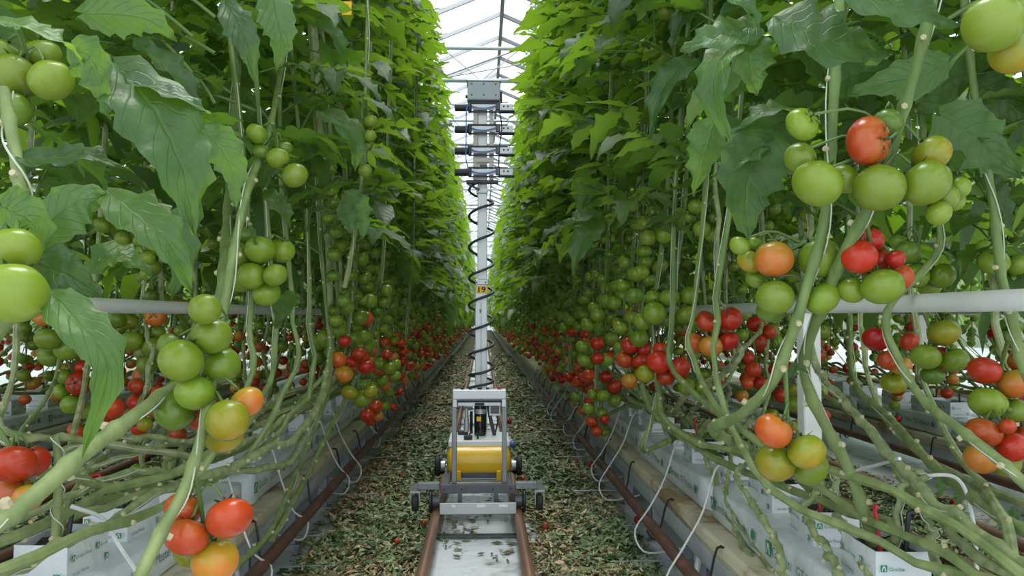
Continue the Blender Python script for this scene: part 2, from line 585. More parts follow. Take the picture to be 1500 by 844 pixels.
def mat_litter_ground():
    m, nt, out = new_mat('litter_base')
    L = nt.links.new
    tc = N(nt, 'ShaderNodeTexCoord')
    n1 = N(nt, 'ShaderNodeTexNoise', Scale=38.0, Detail=6.0, Roughness=0.75)
    n2 = N(nt, 'ShaderNodeTexNoise', Scale=2.2, Detail=4.0)
    L(tc.outputs['Object'], n1.inputs['Vector']); L(tc.outputs['Object'], n2.inputs['Vector'])
    ga = ramp(nt, [(0.32, (0.012, 0.018, 0.007, 1)), (0.52, (0.045, 0.075, 0.018, 1)), (0.7, (0.11, 0.15, 0.04, 1))])
    br = ramp(nt, [(0.32, (0.02, 0.014, 0.008, 1)), (0.52, (0.11, 0.075, 0.04, 1)), (0.7, (0.27, 0.20, 0.11, 1))])
    L(n1.outputs['Fac'], ga.inputs['Fac']); L(n1.outputs['Fac'], br.inputs['Fac'])
    rp = ramp(nt, [(0.42, (0, 0, 0, 1)), (0.58, (1, 1, 1, 1))])
    L(n2.outputs['Fac'], rp.inputs['Fac'])
    mx = N(nt, 'ShaderNodeMix', data_type='RGBA')
    L(rp.outputs['Color'], mx.inputs['Factor']); L(ga.outputs['Color'], mx.inputs['A']); L(br.outputs['Color'], mx.inputs['B'])
    b = N(nt, 'ShaderNodeBsdfPrincipled', Roughness=0.8)
    L(mx.outputs['Result'], b.inputs['Base Color'])
    bp = N(nt, 'ShaderNodeBump', Strength=1.0, Distance=0.03)
    L(n1.outputs['Fac'], bp.inputs['Height']); L(bp.outputs['Normal'], b.inputs['Normal'])
    L(b.outputs['BSDF'], out.inputs['Surface'])
    return m


def mat_shred(name, stops):
    m, nt, out = new_mat(name)
    L = nt.links.new
    geo = N(nt, 'ShaderNodeNewGeometry')
    rp = ramp(nt, stops)
    L(geo.outputs['Random Per Island'], rp.inputs['Fac'])
    b = N(nt, 'ShaderNodeBsdfPrincipled', Roughness=0.6)
    L(rp.outputs['Color'], b.inputs['Base Color'])
    L(b.outputs['BSDF'], out.inputs['Surface'])
    return m


M['litter'] = mat_litter_ground()
M['shred_green'] = mat_shred('leaf_shred_green', [(0.0, (0.035, 0.06, 0.02, 1)), (0.35, (0.08, 0.13, 0.045, 1)), (0.7, (0.15, 0.21, 0.08, 1)), (0.92, (0.25, 0.29, 0.14, 1)), (1.0, (0.40, 0.35, 0.20, 1))])
M['shred_brown'] = mat_shred('leaf_shred_brown', [(0.0, (0.08, 0.05, 0.028, 1)), (0.3, (0.22, 0.14, 0.065, 1)), (0.6, (0.42, 0.29, 0.15, 1)), (0.85, (0.55, 0.43, 0.26, 1)), (1.0, (0.22, 0.24, 0.08, 1))])

M['shred_dark'] = mat_shred('leaf_shred_dark', [(0.0, (0.03, 0.025, 0.018, 1)), (0.6, (0.10, 0.075, 0.045, 1)), (1.0, (0.28, 0.2, 0.11, 1))])


def mat_glass():
    m, nt, out = new_mat('roof_glass')
    L = nt.links.new
    t = N(nt, 'ShaderNodeBsdfTransparent')
    t.inputs['Color'].default_value = (0.93, 0.96, 0.97, 1)
    d = N(nt, 'ShaderNodeBsdfTranslucent')
    d.inputs['Color'].default_value = (0.85, 0.88, 0.9, 1)
    g = N(nt, 'ShaderNodeBsdfGlossy', Roughness=0.05)
    m1 = N(nt, 'ShaderNodeMixShader', Fac=0.18)
    L(t.outputs[0], m1.inputs[1]); L(d.outputs[0], m1.inputs[2])
    m2 = N(nt, 'ShaderNodeMixShader', Fac=0.05)
    L(m1.outputs[0], m2.inputs[1]); L(g.outputs[0], m2.inputs[2])
    L(m2.outputs[0], out.inputs['Surface'])
    return m


M['glass'] = mat_glass()

# ------------------------------------------------------------------ setting: floor, roof, end wall
FLOOR_END = 48.0
FLOOR = 0.30          # the script works with the camera at z 1.11; the last lines bring the floor to 0 and the whole to life size
tag(MB().add([(-13, -3, FLOOR), (13, -3, FLOOR), (13, FLOOR_END, FLOOR), (-13, FLOOR_END, FLOOR)], [(0, 1, 2, 3)]).build('floor', M['floor']), kind='structure')

roof = tag(obj('ceiling', None), kind='structure')
RIDGE_X, RIDGE_Z, BAY, GUT_Z = 0.34, 6.2, 4.0, 5.35
ridge_m = MB().box((0, 30, 0), (0.06, 66, 0.10)).mesh('ridge_beam', M['roof_steel'])
gut_m = MB().box((0, 30, 0), (0.18, 66, 0.12)).mesh('valley_gutter', M['alu'])
for k in (-3, -2, -1, 0, 1, 2, 3):
    obj('ridge_beam', ridge_m, roof, (RIDGE_X + BAY * k, 0, RIDGE_Z))
for k in (-3, -2, -1, 0, 1, 2):
    obj('valley_gutter', gut_m, roof, (RIDGE_X + BAY * (k + .5), 0, GUT_Z))
ang = math.atan2(RIDGE_Z - GUT_Z, BAY / 2)
slope_len = math.hypot(RIDGE_Z - GUT_Z, BAY / 2)
bar_m = MB().box((slope_len / 2, 0, -0.01), (slope_len, 0.05, 0.06)).mesh('glazing_bar', M['roof_steel'])
pane_m = MB().add([(0.03, 0.02, 0.03), (slope_len - .05, 0.02, 0.03), (slope_len - .05, 1.08, 0.03), (0.03, 1.08, 0.03)], [(0, 1, 2, 3)]).mesh('glass_pane', M['glass'])
for k in range(-1, 55):
    y = 1.05 + k * 1.1
    for s in (-1, 1):
        rot = (0, ang, 0) if s > 0 else (0, PI - ang, 0)
        obj('glazing_bar', bar_m, roof, (RIDGE_X, y, RIDGE_Z), rot)
        p = obj('glass_pane', pane_m, roof, (RIDGE_X, y if s > 0 else y, RIDGE_Z), (0, ang, 0) if s > 0 else (0, PI - ang, 0))
        if s < 0:
            p.rotation_euler = (0, PI - ang, 0)
side_bars, side_glass = MB(), MB()
for b in (-3, -2, -1, 1, 2, 3):
    xr = RIDGE_X + BAY * b
    for s in (-1, 1):
        xe = xr + s * BAY / 2
        side_glass.add([(xr, -2, RIDGE_Z + .03), (xe, -2, GUT_Z + .03), (xe, FLOOR_END, GUT_Z + .03), (xr, FLOOR_END, RIDGE_Z + .03)], [(0, 1, 2, 3)])
        for k in range(0, 55, 1):
            y = 1.05 + k * 1.1
            side_bars.tube([(xr, y, RIDGE_Z), (xe, y, GUT_Z)], 0.02, 4)
tag(side_bars.build('glazing_bar', M['roof_steel'], roof), kind='stuff')
tag(side_glass.build('glass_pane', M['glass'], roof, smooth=False), kind='stuff')

# lattice girders across the bays
def girder(y, z0, z1):
    g = MB()
    g.tube([(-13, y, z0), (13, y, z0)], 0.03, 6)
    g.tube([(-13, y, z1), (13, y, z1)], 0.03, 6)
    x, up = -9.6, True
    while x < 9.6:
        g.tube([(x, y, z0 if up else z1), (x + 0.65, y, z1 if up else z0)], 0.010, 4)
        x += 0.65
        up = not up
    return g
def chord(z, y, r, name, part_of):
    return MB().tube([(-13, y, z), (13, y, z)], r, 8).build(name, M['alu'], part_of)
for i, y in enumerate((12.0, 16.5, 21.0, 25.5, 30.0, 38.0, 46.0)):
    t = tag(obj('trim_%d' % (i + 1), None, None, (0, 0, 0)), kind='structure')
    chord(4.72, y, 0.035, 'lower_chord', t)
    chord(5.22, y, 0.03, 'upper_chord', t)
    web = MB()
    x, up = -9.6, True
    while x < 9.6:
        web.tube([(x, y, 4.72 if up else 5.22), (x + 0.6, y, 5.22 if up else 4.72)], 0.009, 4)
        x += 0.6
        up = not up
    tag(web.build('lattice_rod', M['alu'], t), kind='stuff')
t = tag(obj('trim_8', None), kind='structure')
chord(4.6, 8.0, 0.028, 'crop_beam', t)
w_ = MB()
w_.tube([(-0.65, 12, 4.75), (3.3, 12.2, 6.3)], 0.012, 5)
w_.build('bracing_wire', M['roof_steel'], t)
MB().tube([(-0.6, 12, 4.75), (3.3, 13.3, 5.9)], 0.010, 5).build('bracing_wire', M['roof_steel'], t)
MB().tube([(-0.6, 12.1, 4.75), (3.3, 13.9, 5.25)], 0.008, 5).build('bracing_wire', M['roof_steel'], t)

ew = tag(obj('wall_far', None, None, (0, FLOOR_END, 0)), kind='structure')
MB().box((0, 0.05, 3.1), (26, 0.06, 6.2)).build('wall_sheet', mat_plain('white_end_screen', (0.80, 0.82, 0.84, 1), 0.7), ew)
for k in range(10):
    MB().box((0.0, -0.02, 0.6 + k * 0.6), (25, 0.04, 0.05)).build('cross_bar', M['alu'], ew)
for k in range(9):
    MB().box((-8 + 2 * k, -0.03, 3.0), (0.07, 0.05, 6.0)).build('mullion', M['alu'], ew)
for s, nm in ((-1, 'wall_left'), (1, 'wall_right')):
    wv = tag(obj(nm, None, None, (s * 13.0, 0, 0)), kind='structure')
    MB().box((0, 29, 2.7), (0.05, 66, 5.4)).build('wall_sheet', mat_plain('white_side_screen_' + nm[5:], (0.30, 0.36, 0.27, 1), 0.8), wv)

# ------------------------------------------------------------------ rails, gutters, pipes
RAIL_Z = 0.375
PATHS = {0: 'middle path', -1: 'next path on the left side', 1: 'next path on the right side'}
rail_m = MB().tube([(0, y, 0) for y in np.linspace(0.5, 46, 24)], 0.0186, 12).mesh('rail', M['rail'])
for p in (0, -1, 1):
    for s in (-1, 1):
        o = obj('pipe_rail', rail_m, None, (p * 1.6 + s * 0.153 + .006, 0, RAIL_Z))
        side = {0: 'left' if s < 0 else 'right'}.get(p, 'inner' if s * p < 0 else 'outer')
        tag(o, {0: f'rusty pipe rail under the {side} wheels of the yellow robot cart'}.get(p, f'rusty pipe rail, {side} one of the {PATHS[p]}'), 'rail', 'pipe rails')
sup_m = MB().box((0, 0, 0.010), (0.34, 0.03, 0.006)).box((-.153, 0, .034), (.02, .03, .05)).box((.153, 0, .034), (.02, .03, .05)).mesh('rail_support', M['grey_steel'])
for k in range(10):
    tag(obj('rail_support', sup_m, None, (.006, 2.93 + k * 1.0, FLOOR)), f'flat steel cross support under the rails, {ordinal(k)} along the middle path', 'support', 'rail supports')


def gutter(cx, y0, y1, label):
    """Hanging gutter: cream-covered trough with ledges on both sides over a grey steel profile."""
    g = thing('growing_gutter', label, 'gutter', (cx, 0, 0.40), 'growing gutters')
    prof = [(-0.162, 0.114), (-0.150, 0.119), (-0.10, 0.116), (0.10, 0.116), (0.150, 0.119), (0.162, 0.114), (0.163, 0.092), (0.157, 0.088), (0.152, 0.070), (-0.152, 0.070), (-0.157, 0.088), (-0.163, 0.092)]
    ys = np.arange(y0, y1 + .01, 0.35) if y1 < 14 else np.concatenate([np.arange(y0, 10, 0.35), np.linspace(10, y1, 12)])
    V, Fs = [], []
    for i, y in enumerate(ys):
        for (x, z) in prof:
            j = noise.noise(Vector((x * 9, y * 3.1, z * 9 + cx))) * 0.006
            V.append((x + j, y, z + j * .8 - 0.0))
    n = len(prof)
    for i in range(len(ys) - 1):
        for k in range(n):
            k2 = (k + 1) % n
            Fs.append((i * n + k, i * n + k2, (i + 1) * n + k2, (i + 1) * n + k))
    Fs.append(tuple(range(n))); Fs.append(tuple((len(ys) - 1) * n + k for k in range(n))[::-1])
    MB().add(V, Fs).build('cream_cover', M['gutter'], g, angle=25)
    st = MB()
    for s in (-1, 1):
        st.box((s * 0.153, (y0 + y1) / 2, 0.046), (0.014, y1 - y0, 0.046))
    st.box((0, (y0 + y1) / 2, 0.026), (0.30, y1 - y0, 0.006))
    st.build('steel_profile', M['gutter_steel'], g)
    return g


GUTTERS = []
for cx, y0, y1, lb in ((-0.8, 0.5, 46, 'cream covered growing gutter along the left edge of the middle path'),
                       (0.8, 0.5, 46, 'cream covered growing gutter along the right edge of the middle path'),
                       (-2.4, 0.8, 40, 'cream growing gutter one row further left behind the plants'),
                       (2.4, 0.8, 40, 'cream growing gutter one row further right behind the plants'),
                       (-4.0, 1.5, 30, 'cream growing gutter two rows to the left'),
                       (4.0, 1.5, 30, 'cream growing gutter two rows to the right')):
    GUTTERS.append(gutter(cx, y0, y1, lb))

pipe_m = MB().tube([(0, y, 0) for y in np.linspace(0.5, 46, 24)], 0.019, 10).mesh('heating_pipe', M['rust'])
for cx, lb in ((-0.58, 'brown heating pipe below the left gutter beside the middle path'), (0.58, 'brown heating pipe below the right gutter beside the middle path'),
               (2.18, 'brown heating pipe below the far side gutter on the right'), (1.02, 'brown heating pipe behind the right gutter'),
               (-2.18, 'brown heating pipe below the far side gutter on the left'), (-1.02, 'brown heating pipe behind the left gutter')):
    tag(obj('heating_pipe', pipe_m, None, (cx, 0, 0.425)), lb, 'pipe', 'heating pipes')

# hooks hanging the pipes: bent black wire
def hook_mesh(s):
    pts = [(0.0, 0, 0.075), (0.02 * s, 0, 0.115), (-0.03 * s, 0, 0.125), (-0.045 * s, 0.0, 0.09), (-0.05 * s, 0, 0.03), (-0.055 * s, 0, -0.025), (-0.02 * s, 0, -0.03)]
    return MB().tube(smooth_path(pts, 14), 0.0042, 6).mesh('pipe_hook', M['black'])


hk = {s: MB().tube(smooth_path([(0.075 * s, 0, 0.04), (0.07 * s, 0, 0.085), (0.045 * s, -0.01, 0.09), (0.02 * s, -0.03, 0.0), (0.0, -0.04, -0.026), (-0.022 * s, -0.035, 0.0)], 14), 0.0038, 6).mesh('pipe_hook', M['black']) for s in (-1, 1)}
for cx, s, side, ys in ((-0.58, -1, 'left', np.arange(2.35, 9.0, 0.62)), (0.58, 1, 'right', np.arange(2.0, 9.0, 0.62)), (2.18, 1, 'next right', np.arange(3.0, 7, 0.8)), (-2.18, -1, 'next left', np.arange(3.0, 7, 0.8))):
    for i, y in enumerate(ys):
        tag(obj('pipe_hook', hk[s], None, (cx, y + random.uniform(-.06, .06), 0.425), (0, 0, random.uniform(-.3, .3))),
            f'black wire hook holding the heating pipe of the {side} gutter, {ordinal(i)} along it', 'hook', 'pipe hooks')

# stands below the gutters
stand_m = MB().box((0, 0, 0.062), (0.036, 0.022, 0.122)).box((0, 0, 0.003), (0.07, 0.05, 0.006)).mesh('gutter_stand', M['mid_steel'])
for cx, side in ((-0.655, 'left'), (0.655, 'right'), (-2.25, 'next left'), (2.25, 'next right')):
    for i, y in enumerate(np.arange(1.75 if abs(cx) < 1 else 2.6, 9, 0.56)):
        tag(obj('gutter_stand', stand_m, None, (cx, y, FLOOR)), f'grey steel stand below the {side} gutter, {ordinal(i)} along it', 'stand', 'gutter stands')
rod_m = MB().tube([(-.13, 0, 0), (.13, 0, 0)], 0.0028, 6).mesh('wire_rod', M['mid_steel'])
for s, side in ((-1, 'left'), (1, 'right')):
    for i, y in enumerate(np.arange(2.35, 7.5, 0.5)):
        tag(obj('wire_rod', rod_m, None, (s * 0.545, y + random.uniform(-.1, .1), 0.352 + random.uniform(0, .012)), (0, random.uniform(-.06, .06), random.uniform(-.08, .08))),
            f'thin steel rod sticking out from under the {side} gutter, {ordinal(i)} along it', 'rod', 'support rods')
# slanting white legs near the end of the frame on the right, and left
for i, (x0, y0) in enumerate(((0.655, 2.30), (0.69, 2.24))):
    p = MB().tube([(-.035, -.03, 0.004), (0, 0.0, 0.122)], 0.009, 8).build('slanting_tube', M['white_paint'], None, (x0, y0, FLOOR))
    tag(p, ('outer' if i == 0 else 'inner') + ' slanting white tube leg under the right gutter', 'leg tube')
p = MB().tube([(.03, -.03, 0.004), (0.0, 0.0, 0.122)], 0.009, 8).build('slanting_tube', M['white_paint'], None, (-0.65, 2.22, FLOOR))
tag(p, 'slanting white tube leg under the left gutter', 'leg tube')

# white posts and crop-support pipes along the rows
for cx, s, y0, lb in ((0.9, 1, 0.6, 'white support pipe running through the right row at fruit height'), (-0.9, -1, 0.6, 'white support pipe running through the left row at fruit height'),
                      (2.5, 1, 1.2, 'white support pipe of the second row on the right'), (-2.5, -1, 1.2, 'white support pipe of the second row on the left')):
    o = MB().tube([(0, y, 0) for y in np.linspace(y0, 40, 10)], 0.0185, 12).build('support_pipe', M['white_paint'], None, (cx, 0, 1.137))
    tag(o, lb, 'pipe', 'support pipes')
for cx, ys, lb in ((0.9, (2.1, 6.3, 10.5), 'right row'), (-0.9, (1.49, 5.7, 9.9), 'left row'), (2.5, (4.4, 8.6), 'second row on the right'), (-2.5, (2.75, 6.9), 'second row on the left')):
    for i, y in enumerate(ys):
        pt = thing('support_post', f'square white post of the {lb}, {ordinal(i)} from the front', 'post', (cx, y, 0.515), 'support posts')
        MB().box((0, 0, 0.31), (0.048, 0.048, 0.59), bev=.003).build('post', M['white_paint'], pt)
        MB().box((0, 0, 0.013), (0.085, 0.085, 0.024)).build('base_block', mat_plain('brown_wood', (0.16, 0.10, 0.06, 1), 0.8) if 'bw' not in M else M['bw'], pt)


# ------------------------------------------------------------------ printed slabs and propagation blocks
def text_geo(body, size):
    c = bpy.data.curves.new('txt', 'FONT')
    c.body = body
    c.size = size
    c.resolution_u = 2
    o = bpy.data.objects.new('txt', c)
    COL.objects.link(o)
    dg = bpy.context.evaluated_depsgraph_get()
    me = bpy.data.meshes.new_from_object(o.evaluated_get(dg))
    V = np.array([v.co[:] for v in me.vertices])
    Fs = [tuple(p.vertices) for p in me.polygons]
    bpy.data.objects.remove(o)
    bpy.data.curves.remove(c)
    bpy.data.meshes.remove(me)
    return V, Fs


TXT = {}
def put_text(mb, body, size, x, y, mat):
    """Text in the XY plane, left bottom at x, y."""
    k = (body, size)
    if k not in TXT:
        TXT[k] = text_geo(body, size)
    V, Fs = TXT[k]
    mb.add(V + np.array((x, y, 0)), Fs, mat)
    return x + V[:, 0].max()


def put_logo(mb, x, y, s, sq, fg):
    """Square mark with an open arrow standing in it."""
    mb.add([(x, y, 0), (x + s, y, 0), (x + s, y + s, 0), (x, y + s, 0)], [(0, 1, 2, 3)], sq)
    z = 0.0004
    w = s * .13
    for a, b in (((.22, .15), (.45, .85)), ((.78, .15), (.55, .85))):
        mb.add([(x + s * a[0] - w / 2, y + s * a[1], z), (x + s * a[0] + w / 2, y + s * a[1], z), (x + s * b[0] + w / 2, y + s * b[1], z), (x + s * b[0] - w / 2, y + s * b[1], z)], [(0, 1, 2, 3)], fg)


def put_drop(mb, x, y, r, mat):
    pts = [(x + r * math.cos(a) * (1 if math.sin(a) < 0 else 1 - .5 * math.sin(a)), y + r * math.sin(a) * (1.35 if math.sin(a) > 0 else 1), 0) for a in np.linspace(0, 2 * PI, 14)[:-1]]
    mb.add(pts, [tuple(range(13))], mat)


def slab_print(width):
    p = MB()                              # in the XY plane, x along the slab side, y up
    x = 0.05
    while x < width - 0.3:
        put_logo(p, x, 0.028, 0.034, 0, 2)
        xe = put_text(p, 'Grodan', 0.036, x + 0.042, 0.034, 0)
        xe = put_text(p, 'GT Master', 0.033, xe + 0.03, 0.034, 1)
        put_drop(p, xe + 0.032, 0.045, 0.013, 0)
        put_text(p, 'E', 0.018, xe + 0.052, 0.048, 1)
        put_text(p, 'E', 0.018, xe + 0.052, 0.030, 1)
        x += 0.455
    return p


def block_print(w, h):
    p = MB()
    x = 0.006
    while x < w - .035:
        put_logo(p, x, h * .58, 0.012, 0, 2)
        xe = put_text(p, 'Grodan', 0.0095, x + 0.015, h * .60, 0)
        xe = put_text(p, 'Plantop', 0.0075, xe + 0.004, h * .60, 1) if xe < w - .05 else xe
        x = xe + .016
    x = 0.010
    put_text(p, 'Grodan Plantop', 0.009, x, h * .16, 1)
    put_logo(p, w - .022, h * .14, 0.012, 0, 2)
    return p


PRINTS = [M['green_print'], M['grey_print'], M['white_print']]
SLAB_L, SLAB_W, SLAB_H = 0.955, 0.20, 0.095


def slab_mesh(seed):
    """Soft film-wrapped bag: rounded section, gathered ends."""
    rnd = random.Random(seed)
    ny, V, Fs = 25, [], []
    sec = []
    for k in range(20):
        a = 2 * PI * k / 20
        cx, cz = math.cos(a), math.sin(a)
        e = 0.16
        sec.append((math.copysign(abs(cx) ** e, cx) * SLAB_W / 2, math.copysign(abs(cz) ** e, cz) * SLAB_H / 2))
    n = len(sec)
    for i in range(ny):
        t = i / (ny - 1)
        y = (t - .5) * SLAB_L
        e = min(t, 1 - t)
        sh = 1 if e > .06 else (0.80 + .20 * math.sqrt(max(0, 1 - ((.06 - e) / .06) ** 2)))
        hz = 1 if e > .06 else (0.45 + .55 * math.sqrt(max(0, 1 - ((.06 - e) / .06) ** 2)))
        for (x, z) in sec:
            w = noise.noise(Vector((x * 14 + seed, y * 7, z * 14))) * 0.004 * (3 if e < .12 else 1)
            V.append((x * sh + (w if abs(x) > .08 else 0), y, max((z * hz + w * (1 if z > 0 else .0)) - SLAB_H / 2 * (1 - hz) + SLAB_H / 2, 0.0)))
    for i in range(ny - 1):
        for k in range(n):
            k2 = (k + 1) % n
            Fs.append((i * n + k, (i + 1) * n + k, (i + 1) * n + k2, i * n + k2))
    Fs.append(tuple(range(n))); Fs.append(tuple((ny - 1) * n + k for k in range(n))[::-1])
    return MB().add(V, Fs).mesh('growing_slab', M['slab_film'], angle=60)


SLABS = [slab_mesh(s) for s in (1, 2, 3)]
# faces that look at -X (right of a path) and at +X
pm = slab_print(SLAB_L).mesh('slab_print', PRINTS, smooth=False)


def blk_mesh():
    """White film sleeve, open at the top, slightly bulged."""
    wx, wy, h = 0.10, 0.15, 0.068
    mb = MB()
    ring = [(-wx / 2, -wy / 2), (0, -wy / 2 - .003), (wx / 2, -wy / 2), (wx / 2 + .003, 0), (wx / 2, wy / 2), (0, wy / 2 + .003), (-wx / 2, wy / 2), (-wx / 2 - .003, 0)]
    zs = [0, h * .5, h + .006]
    V, Fs = [], []
    for z in zs:
        for (x, y) in ring:
            V.append((x, y, z))
    for (x, y) in ring:
        V.append((x * .965, y * .975, h + .006))
    for (x, y) in ring:
        V.append((x * .965, y * .975, h - .012))
    for i in range(4):
        for k in range(8):
            k2 = (k + 1) % 8
            Fs.append((i * 8 + k, i * 8 + k2, (i + 1) * 8 + k2, (i + 1) * 8 + k))
    Fs.append(tuple(range(8))[::-1])
    return mb.add(V, Fs).mesh('film_sleeve', M['block_film'], angle=30)


BLK = blk_mesh()
def subs_mesh():
    V, Fs = [], []
    n = 8
    for i in range(n):
        for j in range(n):
            x, y = (i / (n - 1) - .5) * .096, (j / (n - 1) - .5) * .146
            V.append((x, y, .060 + .008 * noise.noise(Vector((x * 60, y * 60, 1)))))
    for i in range(n - 1):
        for j in range(n - 1):
            Fs.append((i * n + j, (i + 1) * n + j, (i + 1) * n + j + 1, i * n + j + 1))
    return MB().add(V, Fs).mesh('substrate', M['substrate'])
SUBS = subs_mesh()
bp_long = block_print(0.15, 0.068).mesh('block_print', PRINTS, smooth=False)
bp_short = block_print(0.10, 0.068).mesh('block_print', PRINTS, smooth=False)

peg_black = MB().tube(smooth_path([(0, 0, 0), (0, 0, .075), (.002, 0, .088), (.018, 0, .092)], 8), 0.0045, 6).mesh('drip_peg', M['black'])
peg_red = MB().tube(smooth_path([(0, 0, 0), (0, 0, .088), (-.002, .004, .098), (-.016, .012, .099)], 8), 0.0042, 6).mesh('marker_peg', M['red_plastic'])

GTOP = 0.517
BLOCK_POS = {-1: [], 1: [], -2: [], 2: []}
for cx, key, y_first, side, n_sl in ((0.8, 1, 0.445, 'right gutter', 9), (-0.8, -1, 0.545, 'left gutter', 9), (2.4, 2, 0.9, 'second gutter to the right', 6), (-2.4, -2, 0.9, 'second gutter to the left', 6)):
    bi = 0
    for i in range(n_sl):
        y0 = y_first + i * 0.98
        xo = random.uniform(-.006, .006)
        sl = obj('growing_slab', SLABS[i % 3], None, (cx + xo, y0 + SLAB_L / 2, GTOP), (0, 0, random.uniform(-.008, .008)))
        tag(sl, f'white film growing slab with green print on the {side}, {ordinal(i)} along it', 'slab', 'growing slabs')
        if i < 6:
            # right rows are seen on their -X side, left rows on their +X side
            if cx > 0:
                obj('slab_print', pm, sl, (-SLAB_W / 2 - .004, SLAB_L / 2, 0.004), (PI / 2, 0, -PI / 2))
            else:
                obj('slab_print', pm, sl, (SLAB_W / 2 + .004, -SLAB_L / 2, 0.004), (PI / 2, 0, PI / 2))
        for k in range(3):
            by = y0 + (0.085, 0.345, 0.65)[k] + random.uniform(-.015, .015)
            bx = cx + random.uniform(-.012, .012)
            rz = random.uniform(-.09, .09)
            BLOCK_POS[key].append((bx, by))
            b = obj('propagation_block', BLK, None, (bx, by, GTOP + SLAB_H - .001), (0, 0, rz))
            tag(b, f'small white wrapped plant block standing on the {side}, {ordinal(bi)} along it', 'plant block', 'plant blocks')
            obj('substrate', SUBS, b)
            if i < 4:
                if cx > 0:
                    obj('block_print', bp_long, b, (-.0555, .075, 0), (PI / 2, 0, -PI / 2))
                else:
                    obj('block_print', bp_long, b, (.0555, -.075, 0), (PI / 2, 0, PI / 2))
                obj('block_print', bp_short, b, (-.05, -.0805, 0), (PI / 2, 0, 0))
            if i < 4:
                pg = obj('drip_peg', peg_black, None, (bx + .022, by - .035, GTOP + SLAB_H + .045), (random.uniform(-.2, .2), random.uniform(-.2, .2), random.uniform(0, 6)))
                tag(pg, f'black drip peg stuck in the {ordinal(bi)} plant block along the {side}', 'peg', 'drip pegs')
                if bi % 3 == 1 or (key == 1 and bi in (3, 5)):
                    pg = obj('marker_peg', peg_red, None, (bx - .02, by - .03, GTOP + SLAB_H + .045), (random.uniform(-.15, .15), random.uniform(-.15, .15), random.uniform(0, 2)))
                    tag(pg, f'red peg stuck in the {ordinal(bi)} plant block along the {side}', 'peg', 'red pegs')
            bi += 1

# white drip tubes
def drip(pts, label, r=0.0032):
    P = smooth_path(pts, 26)
    o = Vector(P[0])
    tag(MB().tube([p - o for p in P], r, 6).build('drip_tube', M['tube_white'], None, o), label, 'tube', 'drip tubes')
for s, side in ((1, 'right'), (-1, 'left')):
    for i, y in enumerate(np.arange(2.1, 9.2, 0.62) + np.random.default_rng(4).uniform(-.18, .18, 12)):
        k = random.uniform(.25, .95) if s > 0 else random.uniform(-.2, .6)
        bx = s * 0.75
        pts = [(bx, y + .05, 0.66), (s * .70, y + .02, .675), (s * 0.645, y - .03, 0.56), (s * (.60 - .02 * k), y - .06, 0.47), (s * (.565 - .04 * k), y - .08 * k, .42 - .04 * k), (s * (.575 - .035 * k), y - .18 * k, .365 - .03 * k), (s * 0.61, y - .27 * k, .36), (s * .67, y - .30 * k, .38)]
        drip(pts, f'thin white drip tube looping down beside the {side} gutter, {ordinal(i)} along it')
drip([at(1180, 745, 1.95), at(1230, 700, 1.8), at(1290, 680, 1.6), at(1318, 672, 1.5)], 'white tube arching to the red peg in the near block on the right side', .0036)
drip([at(1330, 700, 1.5), at(1400, 700, 1.45), at(1425, 760, 1.4), at(1432, 850, 1.35)], 'white tube falling from the black peg beside the red peg', .0036)
drip([at(105, 742, 1.35), at(150, 760, 1.4), at(175, 800, 1.4), at(205, 844, 1.35)], 'white tube arching from the black peg in the near left block', .0036)

# ------------------------------------------------------------------ leaves
def leaflet_geo(L, W, n, rnd, curl=0.5, fold=0.25, teeth=True):
    """One leaflet along +Y: lobed blade folded along the midrib, drooping to the tip. Returns V, faces, uv."""
    keys = [(0, .10), (.08, .50), (.2, .88), (.35, 1.0), (.5, .92), (.65, .70), (.8, .42), (.92, .18), (1, .01)]
    ts = np.linspace(0, 1, n + 1)
    prof = np.interp(ts, [k[0] for k in keys], [k[1] for k in keys])
    V, UV, Fs = [], [], []
    ph = rnd.uniform(0, 6)
    tw = rnd.uniform(-.35, .35)
    side = rnd.uniform(-.12, .12)
    # midrib bends in the YZ plane
    y, z, a = 0.0, 0.0, curl * 0.25
    ys, zs = [], []
    for i, t in enumerate(ts):
        ys.append(y); zs.append(z)
        a -= curl * (1.9 / n) * (0.5 + t)
        y += math.cos(a) * L / n
        z += math.sin(a) * L / n
    cols = (-1, -.52, 0, .52, 1)
    for i, t in enumerate(ts):
        for c in cols:
            w = prof[i] * W / 2
            fwd = 0
            if teeth and abs(c) == 1 and 0 < i < n:
                if i % 3 == 1:
                    w *= 1.08; fwd = -0.02 * L
                elif i % 3 == 2:
                    w *= .95
                else:
                    w *= .78
                w *= 1 + .12 * math.sin(ph + i * 2.3 + c)
            x = c * w + side * L * t * t
            zz = zs[i] + fold * abs(c) * w + (0.05 * W * math.sin(ph + i * 1.9 + (2 if c > 0 else 0)) * abs(c) ** 2) + tw * c * w * t
            if abs(c) == .52:
                zz += 0.03 * W
            V.append((x, ys[i] - fwd * -1 - (0.10 * abs(c) * L * (1 - t) * .4), zz))
            UV.append((c * .5 + .5, t))
    for i in range(n):
        for k in range(4):
            q = i * 5 + k
            Fs.append((q, q + 1, q + 6, q + 5))
    return np.array(V), Fs, np.array(UV)


